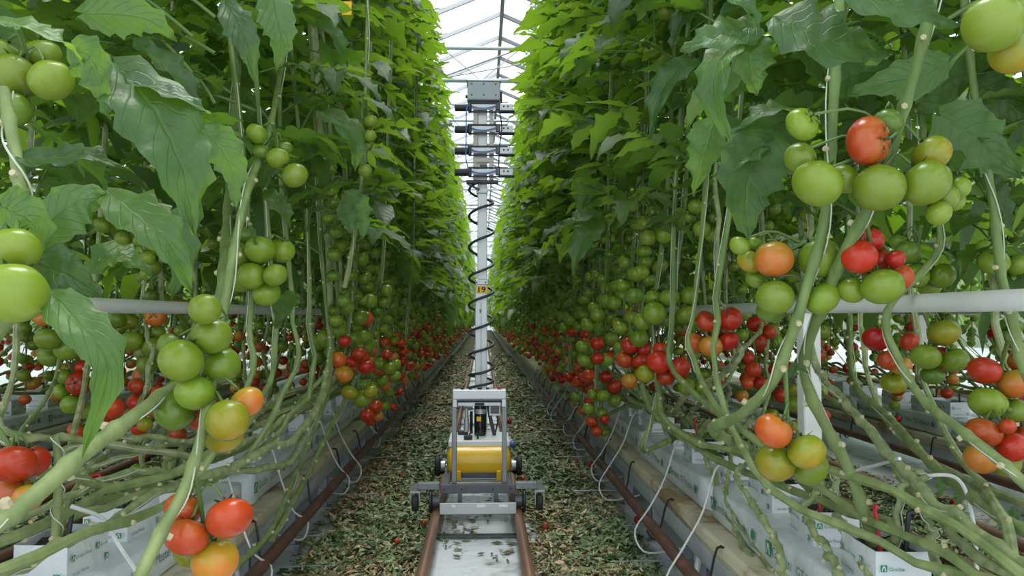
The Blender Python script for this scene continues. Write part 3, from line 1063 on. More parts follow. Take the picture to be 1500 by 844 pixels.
def leaf_mesh(name, parts, mats):
    """parts: (V, faces, uv, material)."""
    V, Fs, UV, MI, n = [], [], [], [], 0
    for (v, f, u, m) in parts:
        V.append(v)
        for q in f:
            Fs.append(tuple(i + n for i in q))
            UV += [u[i] for i in q]
        MI += [m] * len(f)
        n += len(v)
    me = bpy.data.meshes.new(name)
    me.from_pydata(np.concatenate(V).tolist(), [], Fs)
    uvl = me.uv_layers.new(name='UVMap')
    uvl.data.foreach_set('uv', np.array(UV, dtype=np.float32).ravel())
    for m in mats:
        me.materials.append(m)
    me.polygons.foreach_set('material_index', MI)
    me.polygons.foreach_set('use_smooth', [True] * len(Fs))
    me.update()
    return me


def xf(V, Mx):
    A = np.array(Mx)
    return V @ A[:3, :3].T + A[:3, 3]


def rachis_and_spots(rnd, Lr=0.34, droop=0.9, pairs=3):
    """Drooping leaf stalk along +Y and where its leaflets sit: (matrix, length, width)."""
    n = 9
    P, A = [], []
    y = z = 0.0
    a = rnd.uniform(.3, .75)
    sway = rnd.uniform(-.12, .12)
    for i in range(n):
        t = i / (n - 1)
        P.append(Vector((sway * Lr * t * t, y, z)))
        A.append(a)
        a -= droop * 2.1 / n * (0.4 + t)
        y += math.cos(a) * Lr / (n - 1)
        z += math.sin(a) * Lr / (n - 1)
    spots = []
    def fr(t):
        u = t * (n - 1)
        k = min(int(u), n - 2)
        return P[k].lerp(P[k + 1], u - k), A[k]
    for j in range(pairs):
        t = 0.34 + 0.56 * j / max(1, pairs - 1)
        for s in (-1, 1):
            p, aa = fr(min(1, t + rnd.uniform(-.04, .04)))
            L_ = rnd.uniform(.115, .165) * (1.0 if j != 0 else .85)
            yaw = -s * rnd.uniform(.75, 1.15)
            Mx = Matrix.Translation(p) @ Matrix.Rotation(yaw, 4, 'Z') @ Matrix.Rotation(aa * .4 + rnd.uniform(-.4, .3), 4, 'X') @ Matrix.Rotation(s * rnd.uniform(-.1, .35), 4, 'Y')
            spots.append((Mx, L_, L_ * rnd.uniform(.48, .62)))
        if j < pairs - 1:
            for s in (-1, 1):
                if rnd.random() < .6:
                    p, aa = fr(t + .12)
                    L_ = rnd.uniform(.03, .055)
                    Mx = Matrix.Translation(p) @ Matrix.Rotation(-s * 1.2, 4, 'Z') @ Matrix.Rotation(-.2, 4, 'X')
                    spots.append((Mx, L_, L_ * .6))
    p, aa = fr(1.0)
    L_ = rnd.uniform(.15, .20)
    spots.append((Matrix.Translation(p) @ Matrix.Rotation(rnd.uniform(-.2, .2), 4, 'Z') @ Matrix.Rotation(aa - .1, 4, 'X'), L_, L_ * rnd.uniform(.52, .66)))
    return P, spots


def tube_geo(P, r0, r1, seg=5):
    mb = MB().tube(P, np.linspace(r0, r1, len(P)), seg, cap=False)
    V = np.concatenate(mb.v)
    return V, mb.f, np.full((len(V), 2), .2)


LEAF_T = []         # leaf templates: (rachis mesh, [(matrix, leaflet mesh)], joined mesh)
rl = random.Random(11)
LEAFLET_BANK = []
for i in range(14):
    v, f, u = leaflet_geo(1.0, rl.uniform(.5, .64), 12, rl, curl=rl.uniform(.1, .65), fold=rl.uniform(.12, .42))
    LEAFLET_BANK.append(leaf_mesh('leaflet', [(v, f, u, 0)], [M['leaf']]))
for i in range(12):
    P, spots = rachis_and_spots(rl, rl.uniform(.28, .38), rl.uniform(.25, .85), rl.choice((2, 3, 3)))
    parts = [(*tube_geo(P, .0042, .0016), 1)]
    near = []
    for (Mx, L_, W_) in spots:
        v, f, u = leaflet_geo(L_, W_, 8, rl, curl=rl.uniform(.1, .65), fold=rl.uniform(.12, .42))
        parts.append((xf(v, Mx), f, u, 0))
        near.append((Mx, L_))
    rm = leaf_mesh('leaf', [parts[0][:3] + (0,)], [M['stalk']])
    LEAF_T.append((rm, near, leaf_mesh('leaf', parts, [M['leaf'], M['stalk']]), P))

# ------------------------------------------------------------------ tomatoes and trusses
def tomato_geo(seg, rings, lobes, squash):
    prof = []
    for i in range(rings + 1):
        a = -PI / 2 + PI * i / rings
        r, z = math.cos(a) * .5, math.sin(a) * .5 * squash
        if a > .9:
            z -= .10 * ((a - .9) / (PI / 2 - .9)) ** 2
        prof.append((max(r, 0.004), z))
    V, Fs = [], []
    for (r, z) in prof:
        for k in range(seg):
            an = 2 * PI * k / seg
            q = r * (1 + lobes * math.cos(5 * an) * max(0, z * 2 + .3))
            V.append((q * math.cos(an), q * math.sin(an), z))
    for i in range(len(prof) - 1):
        for k in range(seg):
            k2 = (k + 1) % seg
            Fs.append((i * seg + k, i * seg + k2, (i + 1) * seg + k2, (i + 1) * seg + k))
    return np.array(V), Fs


def calyx_add(mb, zt, seg=5, fine=True):
    """Star of narrow sepals bent outwards and the stub of the stalk."""
    for k in range(seg):
        a = 2 * PI * k / seg + .3
        d = np.array((math.cos(a), math.sin(a), 0)); s = np.array((-math.sin(a), math.cos(a), 0))
        pts, n = [], 4
        for i in range(n + 1):
            t = i / n
            c = d * (.04 + .32 * t) + np.array((0, 0, zt + .02 + .05 * math.sin(t * 2.2) + (.06 * t * t)))
            w = .05 * (1 - t) ** .7 * (.6 + t)
            pts += [c - s * w, c + s * w]
        mb.add(pts, [(2 * i, 2 * i + 1, 2 * i + 3, 2 * i + 2) for i in range(n)], 1)
    mb.tube([(0, 0, zt - .02), (.01, 0, zt + .1), (.03, 0, zt + .2)], .028, 5, 1)


TOM_MESH = {}
for k, m in TOM.items():
    for var, (lob, sq) in enumerate(((.018, .88), (.035, .80), (.008, .94))):
        for res, (sg, rg) in (('hi', (26, 16)), ('lo', (14, 8))):
            mb = MB()
            V, Fs = tomato_geo(sg, rg, lob, sq)
            mb.add(V, Fs, 0)
            calyx_add(mb, sq * .5 - .11)
            TOM_MESH[(k, var, res)] = mb.mesh('tomato', [m, M['calyx']], angle=80)


def up_quat(u, spin):
    q = Vector((0, 0, 1)).rotation_difference(u.normalized())
    return q @ Quaternion((0, 0, 1), spin)


def add_tomato(parent, pos, d, cls, up, res='lo', label=True):
    o = obj('tomato', TOM_MESH[(cls, random.randrange(3), res)], parent, pos, up_quat(up, random.uniform(0, 6.28)), d)
    if label and cls in TOM_LABEL:
        o['label'] = TOM_LABEL[cls]
    return o


def truss_mesh(anchor, axis_pts, toms):
    """Fruit stalk from the stem along axis_pts with a bent stalk to each tomato's top."""
    mb = MB()
    P = smooth_path([anchor] + axis_pts, 10)
    mb.tube(P, np.linspace(.0042, .0026, 10), 6)
    for (top, up) in toms:
        k = min(range(10), key=lambda i: (P[i] - top).length + (0 if P[i].z > top.z - .01 else .03))
        b = P[k]
        mid = b.lerp(top, .55) + Vector((0, 0, .012)) + up * .01
        mb.tube(smooth_path([b, mid, top], 6), .0021, 5)
    return mb


# ------------------------------------------------------------------ tomato plants
def stem_with_nodes(path, r0, r1, seg=8, mat_scar=True, every=0.13, rnd=random, pale_below=None):
    """Stem tube with swollen nodes and pale leaf scars."""
    mb = MB()
    n = len(path)
    rs = []
    acc, nxt = 0, every * .5
    nodes = []
    for i, p in enumerate(path):
        if i: acc += (p - path[i - 1]).length
        r = r0 + (r1 - r0) * i / (n - 1)
        if acc >= nxt:
            r *= 1.3
            nodes.append((i, r))
            nxt = acc + every * rnd.uniform(.8, 1.3)
        rs.append(r)
    mb.tube(path, rs, seg)
    if pale_below is not None:
        for i in range(n - 1):
            if path[i].z < pale_below:
                for k in range(seg): mb.m[i * seg + k] = 2
    if mat_scar:
        for (i, r) in nodes:
            if 0 < i < n - 1:
                t = (path[i + 1] - path[i - 1]).normalized()
                o = t.orthogonal().normalized()
                o.rotate(Quaternion(t, rnd.uniform(0, 6.28)))
                mb.tube([path[i] + o * r * .6, path[i] + o * (r * 1.45)], [r * .52, r * .42], 6, 1)
    return mb


def twine(path, r_off, rnd, r=.0014):
    pts = []
    ph = rnd.uniform(0, 6)
    for i, p in enumerate(path):
        a = ph + i * .33
        pts.append(p + Vector((math.cos(a), math.sin(a), 0)) * r_off)
    return MB().tube(pts, r * .75, 4, cap=False)


LEAF_LIMIT = {-1: 0.150, 1: 0.172}


def place_leaf(plant, base, p, az, scale, rnd, detail, tilt=0.0):
    rm, near, joined, P = LEAF_T[rnd.randrange(len(LEAF_T))]
    rot = Euler((tilt, rnd.uniform(-.25, .25), az))
    if detail:
        lf = obj('leaf', rm, plant, p - base, rot, scale)
        for (Mx, L_) in near:
            c = obj('leaflet', LEAFLET_BANK[rnd.randrange(len(LEAFLET_BANK))], lf)
            c.matrix_local = Mx @ Matrix.Scale(L_, 4)
    else:
        obj('leaf', joined, plant, p - base, rot, scale)


def ripeness(z, rnd):
    u = z + rnd.uniform(-.09, .09)
    if u < 0.80: return rnd.choice('RRKOBGG')
    if u < 0.90: return rnd.choice('ROKBGGGG')
    if u < 1.0: return rnd.choice('ROYGGGGGGGG')
    return rnd.choice('GGGGGD')


def line_x(side, z, back=False):
    """Where the stems of a row stand at height z: the two lines of a row lean apart."""
    h = max(0.0, min(1.0, (z - 1.0) / 3.0))
    if not back:
        x = (0.50 + 0.24 * h) if side < 0 else (0.57 + 0.24 * h)
    else:
        x = 1.06 - 0.10 * h
    return side * x


TRUSS_BANK = []
rt = random.Random(5)
for i in range(9):
    n = rt.choice((4, 5, 5, 6))
    L_ = 0.05 + .028 * n
    spots = []
    for j in range(n):
        s = 1 if j % 2 else -1
        d = rt.uniform(.052, .068) * (1 - .05 * (j == n - 1))
        a = rt.uniform(-.5, .5) + (0 if s > 0 else PI)
        t = (j + .6) / n
        pos = Vector((math.cos(a) * .036, math.sin(a) * .036 - .045, -.045 - L_ * t))
        if j == n - 1:
            pos = Vector((0, -.045, -.06 - L_))
        up = (Vector((0, -.045, pos.z + .05)) - pos).normalized() + Vector((0, 0, .5))
        spots.append((pos, d, up.normalized()))
    ax = [Vector((0, -.03, .008)), Vector((0, -.045, -.03)), Vector((0, -.045, -.045 - L_ * .9))]
    me = truss_mesh(Vector((0, 0, 0)), ax, [(p + u * d * .42, u) for (p, d, u) in spots]).mesh('truss', M['stalk'])
    TRUSS_BANK.append((me, spots))


def place_truss(plant, base, p, az, z_for_colour, rnd, res='lo', size=1.0, cls=None):
    me, spots = TRUSS_BANK[rnd.randrange(len(TRUSS_BANK))]
    t = obj('truss', me, plant, p - base, (0, 0, az), size)
    for (q, d, u) in spots:
        c = cls or ripeness(z_for_colour + q.z + .08, rnd)
        add_tomato(t, q, d * rnd.uniform(.88, 1.08), c, u, res, label=False)


PLANTS = {}


def procedural_plant(side, y, row_c, rnd, label, back=False, trusses=True, leaves_from=1.35, detail=False, zmax=4.05, run=None, group=None, face=None, fruit_low=.80):
    """A high-wire plant: stem rooted in a block nearer the camera, laid along the gutter, then climbing its string."""
    run = rnd.uniform(.7, 1.3) if run is None else run
    xl = (lambda z: row_c + (line_x(side, z, back) - side * 0.8)) if face is None else (lambda z: row_c + face * (0.24 - 0.14 * max(0, min(1, (z - 1) / 3))))
    key = {0.8: 1, -0.8: -1, 2.4: 2, -2.4: -2}[row_c]
    bl = min(BLOCK_POS[key], key=lambda b: abs(b[1] - (y - run)) + rnd.uniform(0, .12))
    base = Vector((bl[0], bl[1], GTOP + SLAB_H + .055))
    pl = thing('tomato_plant', label, 'tomato plant', base, group)
    z0 = base.z
    sx = xl(1.0)
    run_y = y - base.y
    pts = [base, base + Vector((rnd.uniform(-.01, .01), .0, .05)),
           Vector((base.x + (sx - base.x) * .35 + rnd.uniform(-.08, .08), base.y + run_y * .28, z0 + rnd.uniform(.02, .13))),
           Vector((base.x + (sx - base.x) * .7 + rnd.uniform(-.07, .07), base.y + run_y * .66, z0 + rnd.uniform(.06, .2))),
           Vector((sx, y - .06, .93 + rnd.uniform(-.05, .05)))]
    for z in (1.12, 1.5, 2.1, 2.8, 3.5, zmax):
        if z <= zmax:
            pts.append(Vector((xl(z) + rnd.uniform(-.015, .015), y + rnd.uniform(-.02, .02), z)))
    path = smooth_path(pts, 44)
    kk = rnd.uniform(0, 50)
    path = [p + Vector((noise.noise(Vector((i * .6, kk, 0))), noise.noise(Vector((i * .6, kk, 5))), noise.noise(Vector((i * .6, kk, 9))))) * .016 if 0 < i and p.z < 1.15 else p for i, p in enumerate(path)]
    stem_with_nodes([p - base for p in path], .0085, .0042, 7, y < 5, rnd=rnd).build('stem', [M['stem_old'] if back else M['stem'], M['scar'], M['stem_old']], pl)
    up = [p for p in path if .95 < p.z < 1.75]
    if y < 7 and len(up) > 3:
        twine([p - base for p in up], .008, rnd).build('twine', M['string'], pl)
    def on(z):
        return Vector((xl(z), y, z))
    if trusses:
        z = fruit_low + rnd.uniform(-.06, .12)
        out_side = -side if face is None else face * 1.0
        if back: out_side = side
        while z < 1.62:
            az = (PI / 2 if out_side > 0 else -PI / 2) + rnd.uniform(-1.1, 1.1)
            place_truss(pl, base, on(z + .10) + Vector((0, 0, 0)), az, z - .06, rnd, 'lo', rnd.uniform(.9, 1.1))
            z += rnd.uniform(.17, .25)
        if rnd.random() < .5:
            place_truss(pl, base, on(1.9 + rnd.uniform(0, .5)), rnd.uniform(0, 6.28), 2.0, rnd, 'lo', .7, 'G')
    z = leaves_from + rnd.uniform(-.06, .06)
    az = rnd.uniform(0, 6.28)
    top = min(zmax, 1.11 + 0.40 * y + 1.2)
    while z < top:
        az += 2.4 + rnd.uniform(-.3, .3)
        p = on(z)
        sc = rnd.uniform(.9, 1.25) * (1.0 if z > leaves_from + .15 else .85)
        reach = .42 * sc
        if face is None and not back:
            d = Vector((-math.sin(az), math.cos(az)))
            tipx = p.x + d.x * reach
            lim = max(.27, LEAF_LIMIT[side] * (z - 1.11 - .05) + .02)
            if tipx * side < lim:
                room = (p.x * side - lim)
                need = abs(d.x) * .42
                sc2 = room / max(need, 1e-3)
                if sc2 < .75:
                    ang_ = math.asin(max(-1, min(1, room / .40)))
                    az = (ang_ if side > 0 else -ang_)            # nearly along the row, reaching only as far as there is room
                    if rnd.random() < .65: az = PI - az
                    sc = .95
                else:
                    sc = min(sc, sc2)
        place_leaf(pl, base, p, az, sc, rnd, detail, rnd.uniform(-.55, .35))
        z += rnd.uniform(.075, .12)
    return pl

# ------------------------------------------------------------------ the plants nearest the camera, each fruit where it hangs
def hero_leaf(plant, base, pts, wpx, normal=(0, -1, .6), fold=.18, rnd=random, stalk=None):
    """One large leaf: blade along a midrib through pts, lobed edge, facing roughly along normal."""
    P = smooth_path([at(*p) for p in pts], 19)
    ymid = pts[len(pts) // 2][2]
    W = wpx * ymid / F_PX
    n = len(P) - 1
    keys = [(0, .12), (.07, .55), (.18, .88), (.32, 1.0), (.48, .93), (.63, .72), (.78, .45), (.9, .22), (1, .01)]
    Nn = Vector(normal).normalized()
    V, UV, Fs = [], [], []
    ph = rnd.uniform(0, 6)
    seg_l = sum((P[i + 1] - P[i]).length for i in range(n)) / n
    for i, p in enumerate(P):
        t = i / n
        tg = (P[min(i + 1, n)] - P[max(i - 1, 0)]).normalized()
        s = tg.cross(Nn)
        if s.length < .05: s = tg.orthogonal()
        s.normalize()
        nn = s.cross(tg).normalized()
        w0 = float(np.interp(t, [k[0] for k in keys], [k[1] for k in keys])) * W / 2
        for c in (-1, -.75, -.4, 0, .4, .75, 1):
            w, fwd = w0, 0
            if abs(c) == 1 and 0 < i < n:
                if i % 3 == 1: w *= 1.06 + .10 * math.sin(ph + i * 1.7 + c); fwd = seg_l * .5
                elif i % 3 == 2: w *= .98
                else: w *= .86
            h = fold * abs(c) * w + .07 * W * math.sin(ph + i * 1.15 + (1.7 if c > 0 else 0)) * c * c + (.03 * W if .3 < abs(c) < .8 else 0)
            h += .030 * W * math.cos(i * 2.1 + abs(c) * 4) + .045 * W * noise.noise(Vector((c * 1.6 + ph, i * .45, ph)))
            V.append(p + s * (c * w) + nn * h + tg * (fwd - .25 * abs(c) * W * (1 - t) * .5) - base)
            UV.append((c * .5 + .5, t))
    for i in range(n):
        for k in range(6):
            q = i * 7 + k
            Fs.append((q, q + 1, q + 8, q + 7))
    parts = [(np.array([tuple(v) for v in V]), Fs, np.array(UV), 0)]
    if stalk is not None:
        parts.append((*tube_geo([v - base for v in smooth_path([at(*q) for q in stalk] + [P[0]], 8)], .0032, .0018, 6), 1))
    return obj('leaf', leaf_mesh('leaf', parts, [M['leaf'], M['stalk']]), plant)


def block_top(y, side):
    b = min(BLOCK_POS[side], key=lambda q: abs(q[1] - y))
    return Vector((b[0] + random.uniform(-.02, .02), b[1] + random.uniform(-.02, .02), GTOP + SLAB_H + .058))


def hero_plant(label, stem_px, r, old=False, tw=True, base_block=None, rb=None, root=None, start=None, climb=None):
    """root / start: (y, side) of the block the last / first point grows from; climb: (y, side) where the last point goes on up its string."""
    W = [at(*p) for p in stem_px]
    if root:
        b = block_top(*root)
        W += [W[-1].lerp(b, .6) + Vector((0, 0, .03)), b]
    if start:
        b = block_top(*start)
        W = [b, b.lerp(W[0], .45) + Vector((0, 0, .05))] + W
    if climb:
        y_, s_ = climb
        W += [Vector((line_x(s_, .95), y_ - .15, .90)), Vector((line_x(s_, 1.2), y_, 1.15)), Vector((line_x(s_, 1.7), y_ + .02, 1.7)), Vector((line_x(s_, 2.4), y_, 2.4))]
    P = smooth_path(W, 52)
    if old:
        kk = random.uniform(0, 50)
        P = [p + Vector((noise.noise(Vector((i * .55, kk, 0))), noise.noise(Vector((i * .55, kk, 5))), noise.noise(Vector((i * .55, kk, 9))))) * .011 for i, p in enumerate(P)]
    base = P[-1].copy() if base_block is None else base_block
    pl = thing('tomato_plant', label, 'tomato plant', base)
    stem_with_nodes([p - base for p in P], r * .7, r if rb is None else rb, 12, True, .055 if old else .085).build('stem', [M['stem_old'] if old else M['stem'], M['scar']], pl)
    if tw:
        twine([p - base for p in P], r * 1.15, random, .0017).build('twine', M['string'], pl)
    return pl, base


def hero_truss(plant, base, y, toms, anchor, res='hi'):
    """toms: (px, py, diameter in px, colour class), nearest first; depth grows until no two fruits sink into each other."""
    placed, turned = [], []
    for (px, py, dpx, c, *o) in toms:
        yy = y + random.uniform(-.004, .004)
        for _ in range(60):
            p = at(px, py, yy)
            r = dpx * yy / F_PX / 2 * 1.03
            if all((p - q).length > .90 * (r + rq) for (q, rq, _c) in placed):
                break
            yy += .006
        placed.append((p, r, c))
        turned.append(Vector(o[0]) if o else None)
    A = at(*anchor, y + .03) if len(anchor) == 2 else at(*anchor)
    cen = sum((p for p, _r, _c in placed), Vector()) / len(placed)
    cen.y += .012
    low = min(p.z for p, _r, _c in placed)
    ax = [A.lerp(cen, .45) + Vector((0, 0, .012)), cen + Vector((0, 0, .01)), Vector((cen.x, cen.y, low + (cen.z - low) * .35))]
    info = []
    for (p, r, c), o in zip(placed, turned):
        tgt = Vector((cen.x, cen.y, p.z + r * 1.3))
        u = ((tgt - p).normalized() * .8 + Vector((0, 0.15, .55))).normalized()
        info.append((p, r, c, o.normalized() if o else u))
    t = truss_mesh(A - base, [a - base for a in ax], [(p + u * r * .85 - base, u) for (p, r, c, u) in info]).build('truss', M['stalk'], plant)
    for (p, r, c, u) in info:
        add_tomato(t, p - base, 2 * r * .98, c, u, res)
    return t


rp_ = random.Random(21)
def canopy(pl, base, x, y, z0, side, detail=True, z1=None):
    z, az = z0, rp_.uniform(0, 6.28)
    z1 = z1 or (1.11 + .40 * y + 1.3)  # leaves above the view are unseen, stemless, added to shade the near plants
    while z < z1:
        a = (-1 if side > 0 else 1) * PI / 2 + rp_.uniform(-1.4, 1.4)       # away from the path
        place_leaf(pl, base, Vector((x + side * .015 * (z - z0), y, z)), a, rp_.uniform(.8, 1.1), rp_, detail, rp_.uniform(-.1, .3))
        z += rp_.uniform(.075, .11)


# ---- right side
pa, ba = hero_plant('near right tomato plant whose stem bends left below the two-tone orange and green fruit',
                    [(1236, -120, 1.30), (1226, 60, 1.28), (1218, 200, 1.26), (1208, 320, 1.26), (1180, 425, 1.28), (1155, 505, 1.32), (1130, 562, 1.36), (1085, 608, 1.46), (1045, 632, 1.64)], .0105, root=(2.05, 1))
hero_truss(pa, ba, 1.30, [(1134, 380, 58, 'B'), (1135, 436, 56, 'G'), (1099, 383, 40, 'Y'), (1205, 437, 54, 'G'), (1200, 378, 62, 'G'), (1083, 360, 30, 'G'), (1107, 357, 26, 'G'), (1110, 408, 36, 'G'), (1130, 455, 44, 'D')], (1195, 350, 1.30))
hero_truss(pa, ba, 1.33, [(1133, 631, 55, 'O', (.5, -.25, .8)), (1182, 662, 56, 'Y'), (1136, 678, 58, 'Y'), (1185, 684, 56, 'G')], (1150, 520, 1.33))
canopy(pa, ba, .62, 1.45, 1.62, 1)
pb, bb = hero_plant('near right tomato plant carrying the big cluster with one red fruit on top',
                    [(1392, -120, 1.08), (1352, 60, 1.10), (1318, 178, 1.14), (1295, 260, 1.18), (1266, 316, 1.20), (1238, 368, 1.24), (1212, 430, 1.30), (1180, 520, 1.40), (1190, 585, 1.46)], .0105, root=(1.46, 1))
hero_truss(pb, bb, 1.10, [(1272, 207, 74, 'O', (.6, -.8, -.05)), (1197, 269, 75, 'G'), (1288, 275, 75, 'G'), (1357, 268, 72, 'G'), (1175, 182, 52, 'G', (.45, -.75, .45)), (1172, 232, 48, 'G'), (1365, 225, 58, 'Y'), (1236, 262, 50, 'G'), (1385, 290, 40, 'G'), (1405, 275, 34, 'G'), (1375, 312, 38, 'G'), (1400, 296, 30, 'G'), (1300, 180, 44, 'D')], (1316, 180, 1.14))
hero_truss(pb, bb, 1.24, [(1258, 376, 54, 'R'), (1293, 420, 62, 'G'), (1247, 425, 42, 'G'), (1275, 352, 40, 'K'), (1318, 407, 42, 'O'), (1290, 380, 34, 'R'), (1312, 380, 30, 'R')], (1266, 318, 1.2))
hero_truss(pb, bb, 1.62, [(1330, 370, 38, 'D'), (1342, 404, 38, 'G'), (1380, 404, 40, 'G'), (1362, 420, 34, 'G'), (1318, 356, 30, 'D')], (1350, 330, 1.65))
pc, bc = hero_plant('tomato plant at the right edge with red and orange fruit below the white pipe',
                    [(1400, -120, 1.42), (1418, 60, 1.40), (1436, 200, 1.38), (1455, 300, 1.36), (1466, 400, 1.34), (1484, 470, 1.30), (1500, 540, 1.25), (1550, 640, 1.15), (1600, 740, 1.1)], .009)
hero_truss(pc, bc, 1.5, [(1455, 384, 46, 'G', (0, -.5, .85)), (1492, 388, 36, 'G'), (1478, 412, 34, 'D'), (1442, 362, 24, 'G')], (1465, 350, 1.42))
hero_truss(pc, bc, 1.42, [(1442, 543, 47, 'R'), (1447, 590, 54, 'G'), (1485, 562, 48, 'B'), (1484, 602, 44, 'G'), (1494, 528, 36, 'O')], (1478, 496, 1.32))
hero_truss(pc, bc, 1.36, [(1437, 672, 48, 'B'), (1440, 634, 52, 'O'), (1482, 655, 46, 'R'), (1474, 680, 40, 'Y'), (1476, 625, 24, 'R'), (1497, 640, 34, 'R')], (1480, 600, 1.34))
hero_truss(pc, bc, .92, [(1455, 35, 88, 'G'), (1486, 76, 72, 'Y'), (1500, 20, 80, 'G')], (1500, -60, .95))
canopy(pc, bc, .84, 1.36, 1.45, 1)
pd, bd = hero_plant('tomato plant whose bare stem slants down to the right behind the white pipe',
                    [(1345, 120, 1.62), (1358, 250, 1.6), (1376, 360, 1.58), (1300, 455, 1.52), (1318, 530, 1.46), (1352, 585, 1.38), (1400, 625, 1.28), (1460, 672, 1.18), (1530, 735, 1.1)], .0085)
hero_truss(pd, bd, 1.75, [(1283, 497, 40, 'K'), (1300, 528, 30, 'O'), (1320, 536, 32, 'B'), (1310, 560, 40, 'Y'), (1332, 500, 30, 'R')], (1300, 462, 1.7))
hero_truss(pd, bd, 1.60, [(1383, 487, 47, 'Y'), (1356, 523, 44, 'G'), (1398, 528, 42, 'G'), (1366, 550, 34, 'D')], (1352, 455, 1.6))
canopy(pd, bd, .85, 1.65, 1.5, 1)
pe, be = hero_plant('laid tomato stem running down beside the white post to the lower right corner',
                    [(1188, 300, 2.2), (1186, 420, 2.15), (1190, 520, 2.05), (1228, 580, 1.85), (1285, 645, 1.62), (1352, 715, 1.42), (1425, 775, 1.28), (1510, 835, 1.15)], .010, True)
hero_truss(pe, be, 2.25, [(1190, 528, 25, 'R'), (1182, 554, 22, 'O'), (1167, 571, 22, 'Y'), (1160, 540, 20, 'R')], (1186, 490, 2.1))
pf, bf = hero_plant('second laid tomato stem crossing the lower right corner above the litter',
                    [(1240, 300, 2.7), (1244, 450, 2.5), (1250, 555, 2.2), (1300, 610, 1.95), (1365, 680, 1.62), (1440, 740, 1.38), (1520, 790, 1.22)], .0105)
pg, bg = hero_plant('right tomato plant with a straight stem behind the bright red cluster',
                    [(1012, 60, 2.30), (1008, 200, 2.35), (1002, 310, 2.4), (990, 400, 2.4), (984, 475, 2.45), (970, 555, 2.5), (953, 622, 2.55), (942, 660, 2.6)], .0085, root=(2.7, 1))
hero_truss(pg, bg, 2.35, [(965, 531, 35, 'R'), (995, 538, 33, 'R'), (945, 548, 27, 'Y'), (975, 552, 28, 'R'), (1006, 566, 27, 'G'), (1030, 565, 26, 'G'), (968, 512, 24, 'R')], (986, 480, 2.4))
hero_truss(pg, bg, 2.4, [(959, 459, 36, 'G'), (981, 436, 31, 'G'), (1004, 461, 30, 'G'), (1009, 433, 28, 'G'), (941, 471, 28, 'G'), (977, 468, 28, 'G'), (958, 436, 26, 'G')], (992, 395, 2.42))
hero_truss(pg, bg, 2.4, [(949, 348, 25, 'G'), (973, 343, 28, 'G'), (993, 317, 30, 'G'), (944, 327, 27, 'G'), (927, 301, 20, 'G'), (960, 322, 22, 'D')], (1002, 290, 2.42))
ph_, bh = hero_plant('right tomato plant with four dark red fruit hanging just under the pipe end',
                     [(1052, 60, 2.05), (1050, 250, 2.1), (1052, 400, 2.15), (1060, 470, 2.2), (1085, 520, 2.1), (1060, 548, 2.2), (1020, 566, 2.4), (990, 600, 2.6)], .0075, True, root=(3.0, 1))
hero_truss(ph_, bh, 2.1, [(1070, 467, 35, 'K', (-.5, -.6, .6)), (1035, 471, 33, 'K', (.3, -.7, .6)), (1041, 508, 36, 'B'), (1067, 500, 32, 'R'), (1018, 502, 32, 'O'), (1052, 485, 26, 'K')], (1055, 440, 2.14))
hero_truss(ph_, bh, 2.15, [(1020, 303, 26, 'G'), (1028, 335, 26, 'G'), (1043, 343, 24, 'G'), (1010, 318, 20, 'D'), (1046, 318, 20, 'D')], (1050, 285, 2.12))
pi_, bi_ = hero_plant('tomato plant with a dark red cluster in front of the white post',
                      [(1118, 200, 2.7), (1116, 380, 2.7), (1120, 460, 2.72), (1098, 500, 2.6), (1060, 545, 2.75), (1030, 590, 2.9)], .0085, True, root=(3.0, 1))
hero_truss(pi_, bi_, 2.7, [(1107, 475, 27, 'K'), (1111, 502, 26, 'K'), (1126, 487, 22, 'R')], (1118, 450, 2.72))
hero_truss(pi_, bi_, 2.7, [(1103, 542, 25, 'R'), (1115, 561, 22, 'K'), (1095, 562, 18, 'O'), (1134, 542, 18, 'R')], (1104, 500, 2.66))
pj, bj = hero_plant('right tomato plant whose red and green clusters hang lowest beside the path',
                    [(898, 60, 3.3), (892, 250, 3.3), (888, 400, 3.3), (880, 500, 3.32), (872, 575, 3.35), (880, 610, 3.3)], .0085, root=(3.75, 1))
hero_truss(pj, bj, 3.3, [(900, 566, 23, 'R'), (884, 580, 20, 'G'), (901, 587, 20, 'G'), (862, 599, 18, 'G'), (881, 606, 19, 'G'), (868, 578, 16, 'G')], (880, 545, 3.32))
hero_truss(pj, bj, 3.28, [(866, 618, 17, 'R'), (874, 632, 16, 'R'), (886, 614, 16, 'K'), (886, 634, 13, 'D')], (874, 600, 3.3))
hero_truss(pj, bj, 3.2, [(875, 503, 21, 'R'), (875, 525, 20, 'R'), (853, 508, 20, 'G'), (856, 528, 20, 'G'), (890, 524, 18, 'R')], (884, 470, 3.28))
hero_truss(pj, bj, 3.1, [(890, 441, 27, 'G'), (903, 420, 24, 'G'), (876, 462, 23, 'G'), (861, 476, 23, 'G'), (896, 465, 22, 'D')], (890, 395, 3.25))
pk, bk = hero_plant('right tomato plant with a tight row of red and orange fruit at knee height',
                    [(950, 60, 2.8), (942, 250, 2.8), (936, 400, 2.8), (930, 480, 2.85), (922, 560, 2.95)], .008, root=(3.3, 1))
hero_truss(pk, bk, 2.75, [(922, 506, 26, 'R', (.2, -.8, .5)), (944, 513, 24, 'R'), (915, 528, 27, 'O'), (935, 534, 24, 'O'), (940, 546, 22, 'G'), (908, 508, 18, 'G')], (932, 470, 2.82))
hero_truss(pk, bk, 2.75, [(931, 402, 25, 'G'), (966, 390, 26, 'G'), (945, 384, 22, 'D'), (950, 410, 22, 'D')], (938, 360, 2.8))
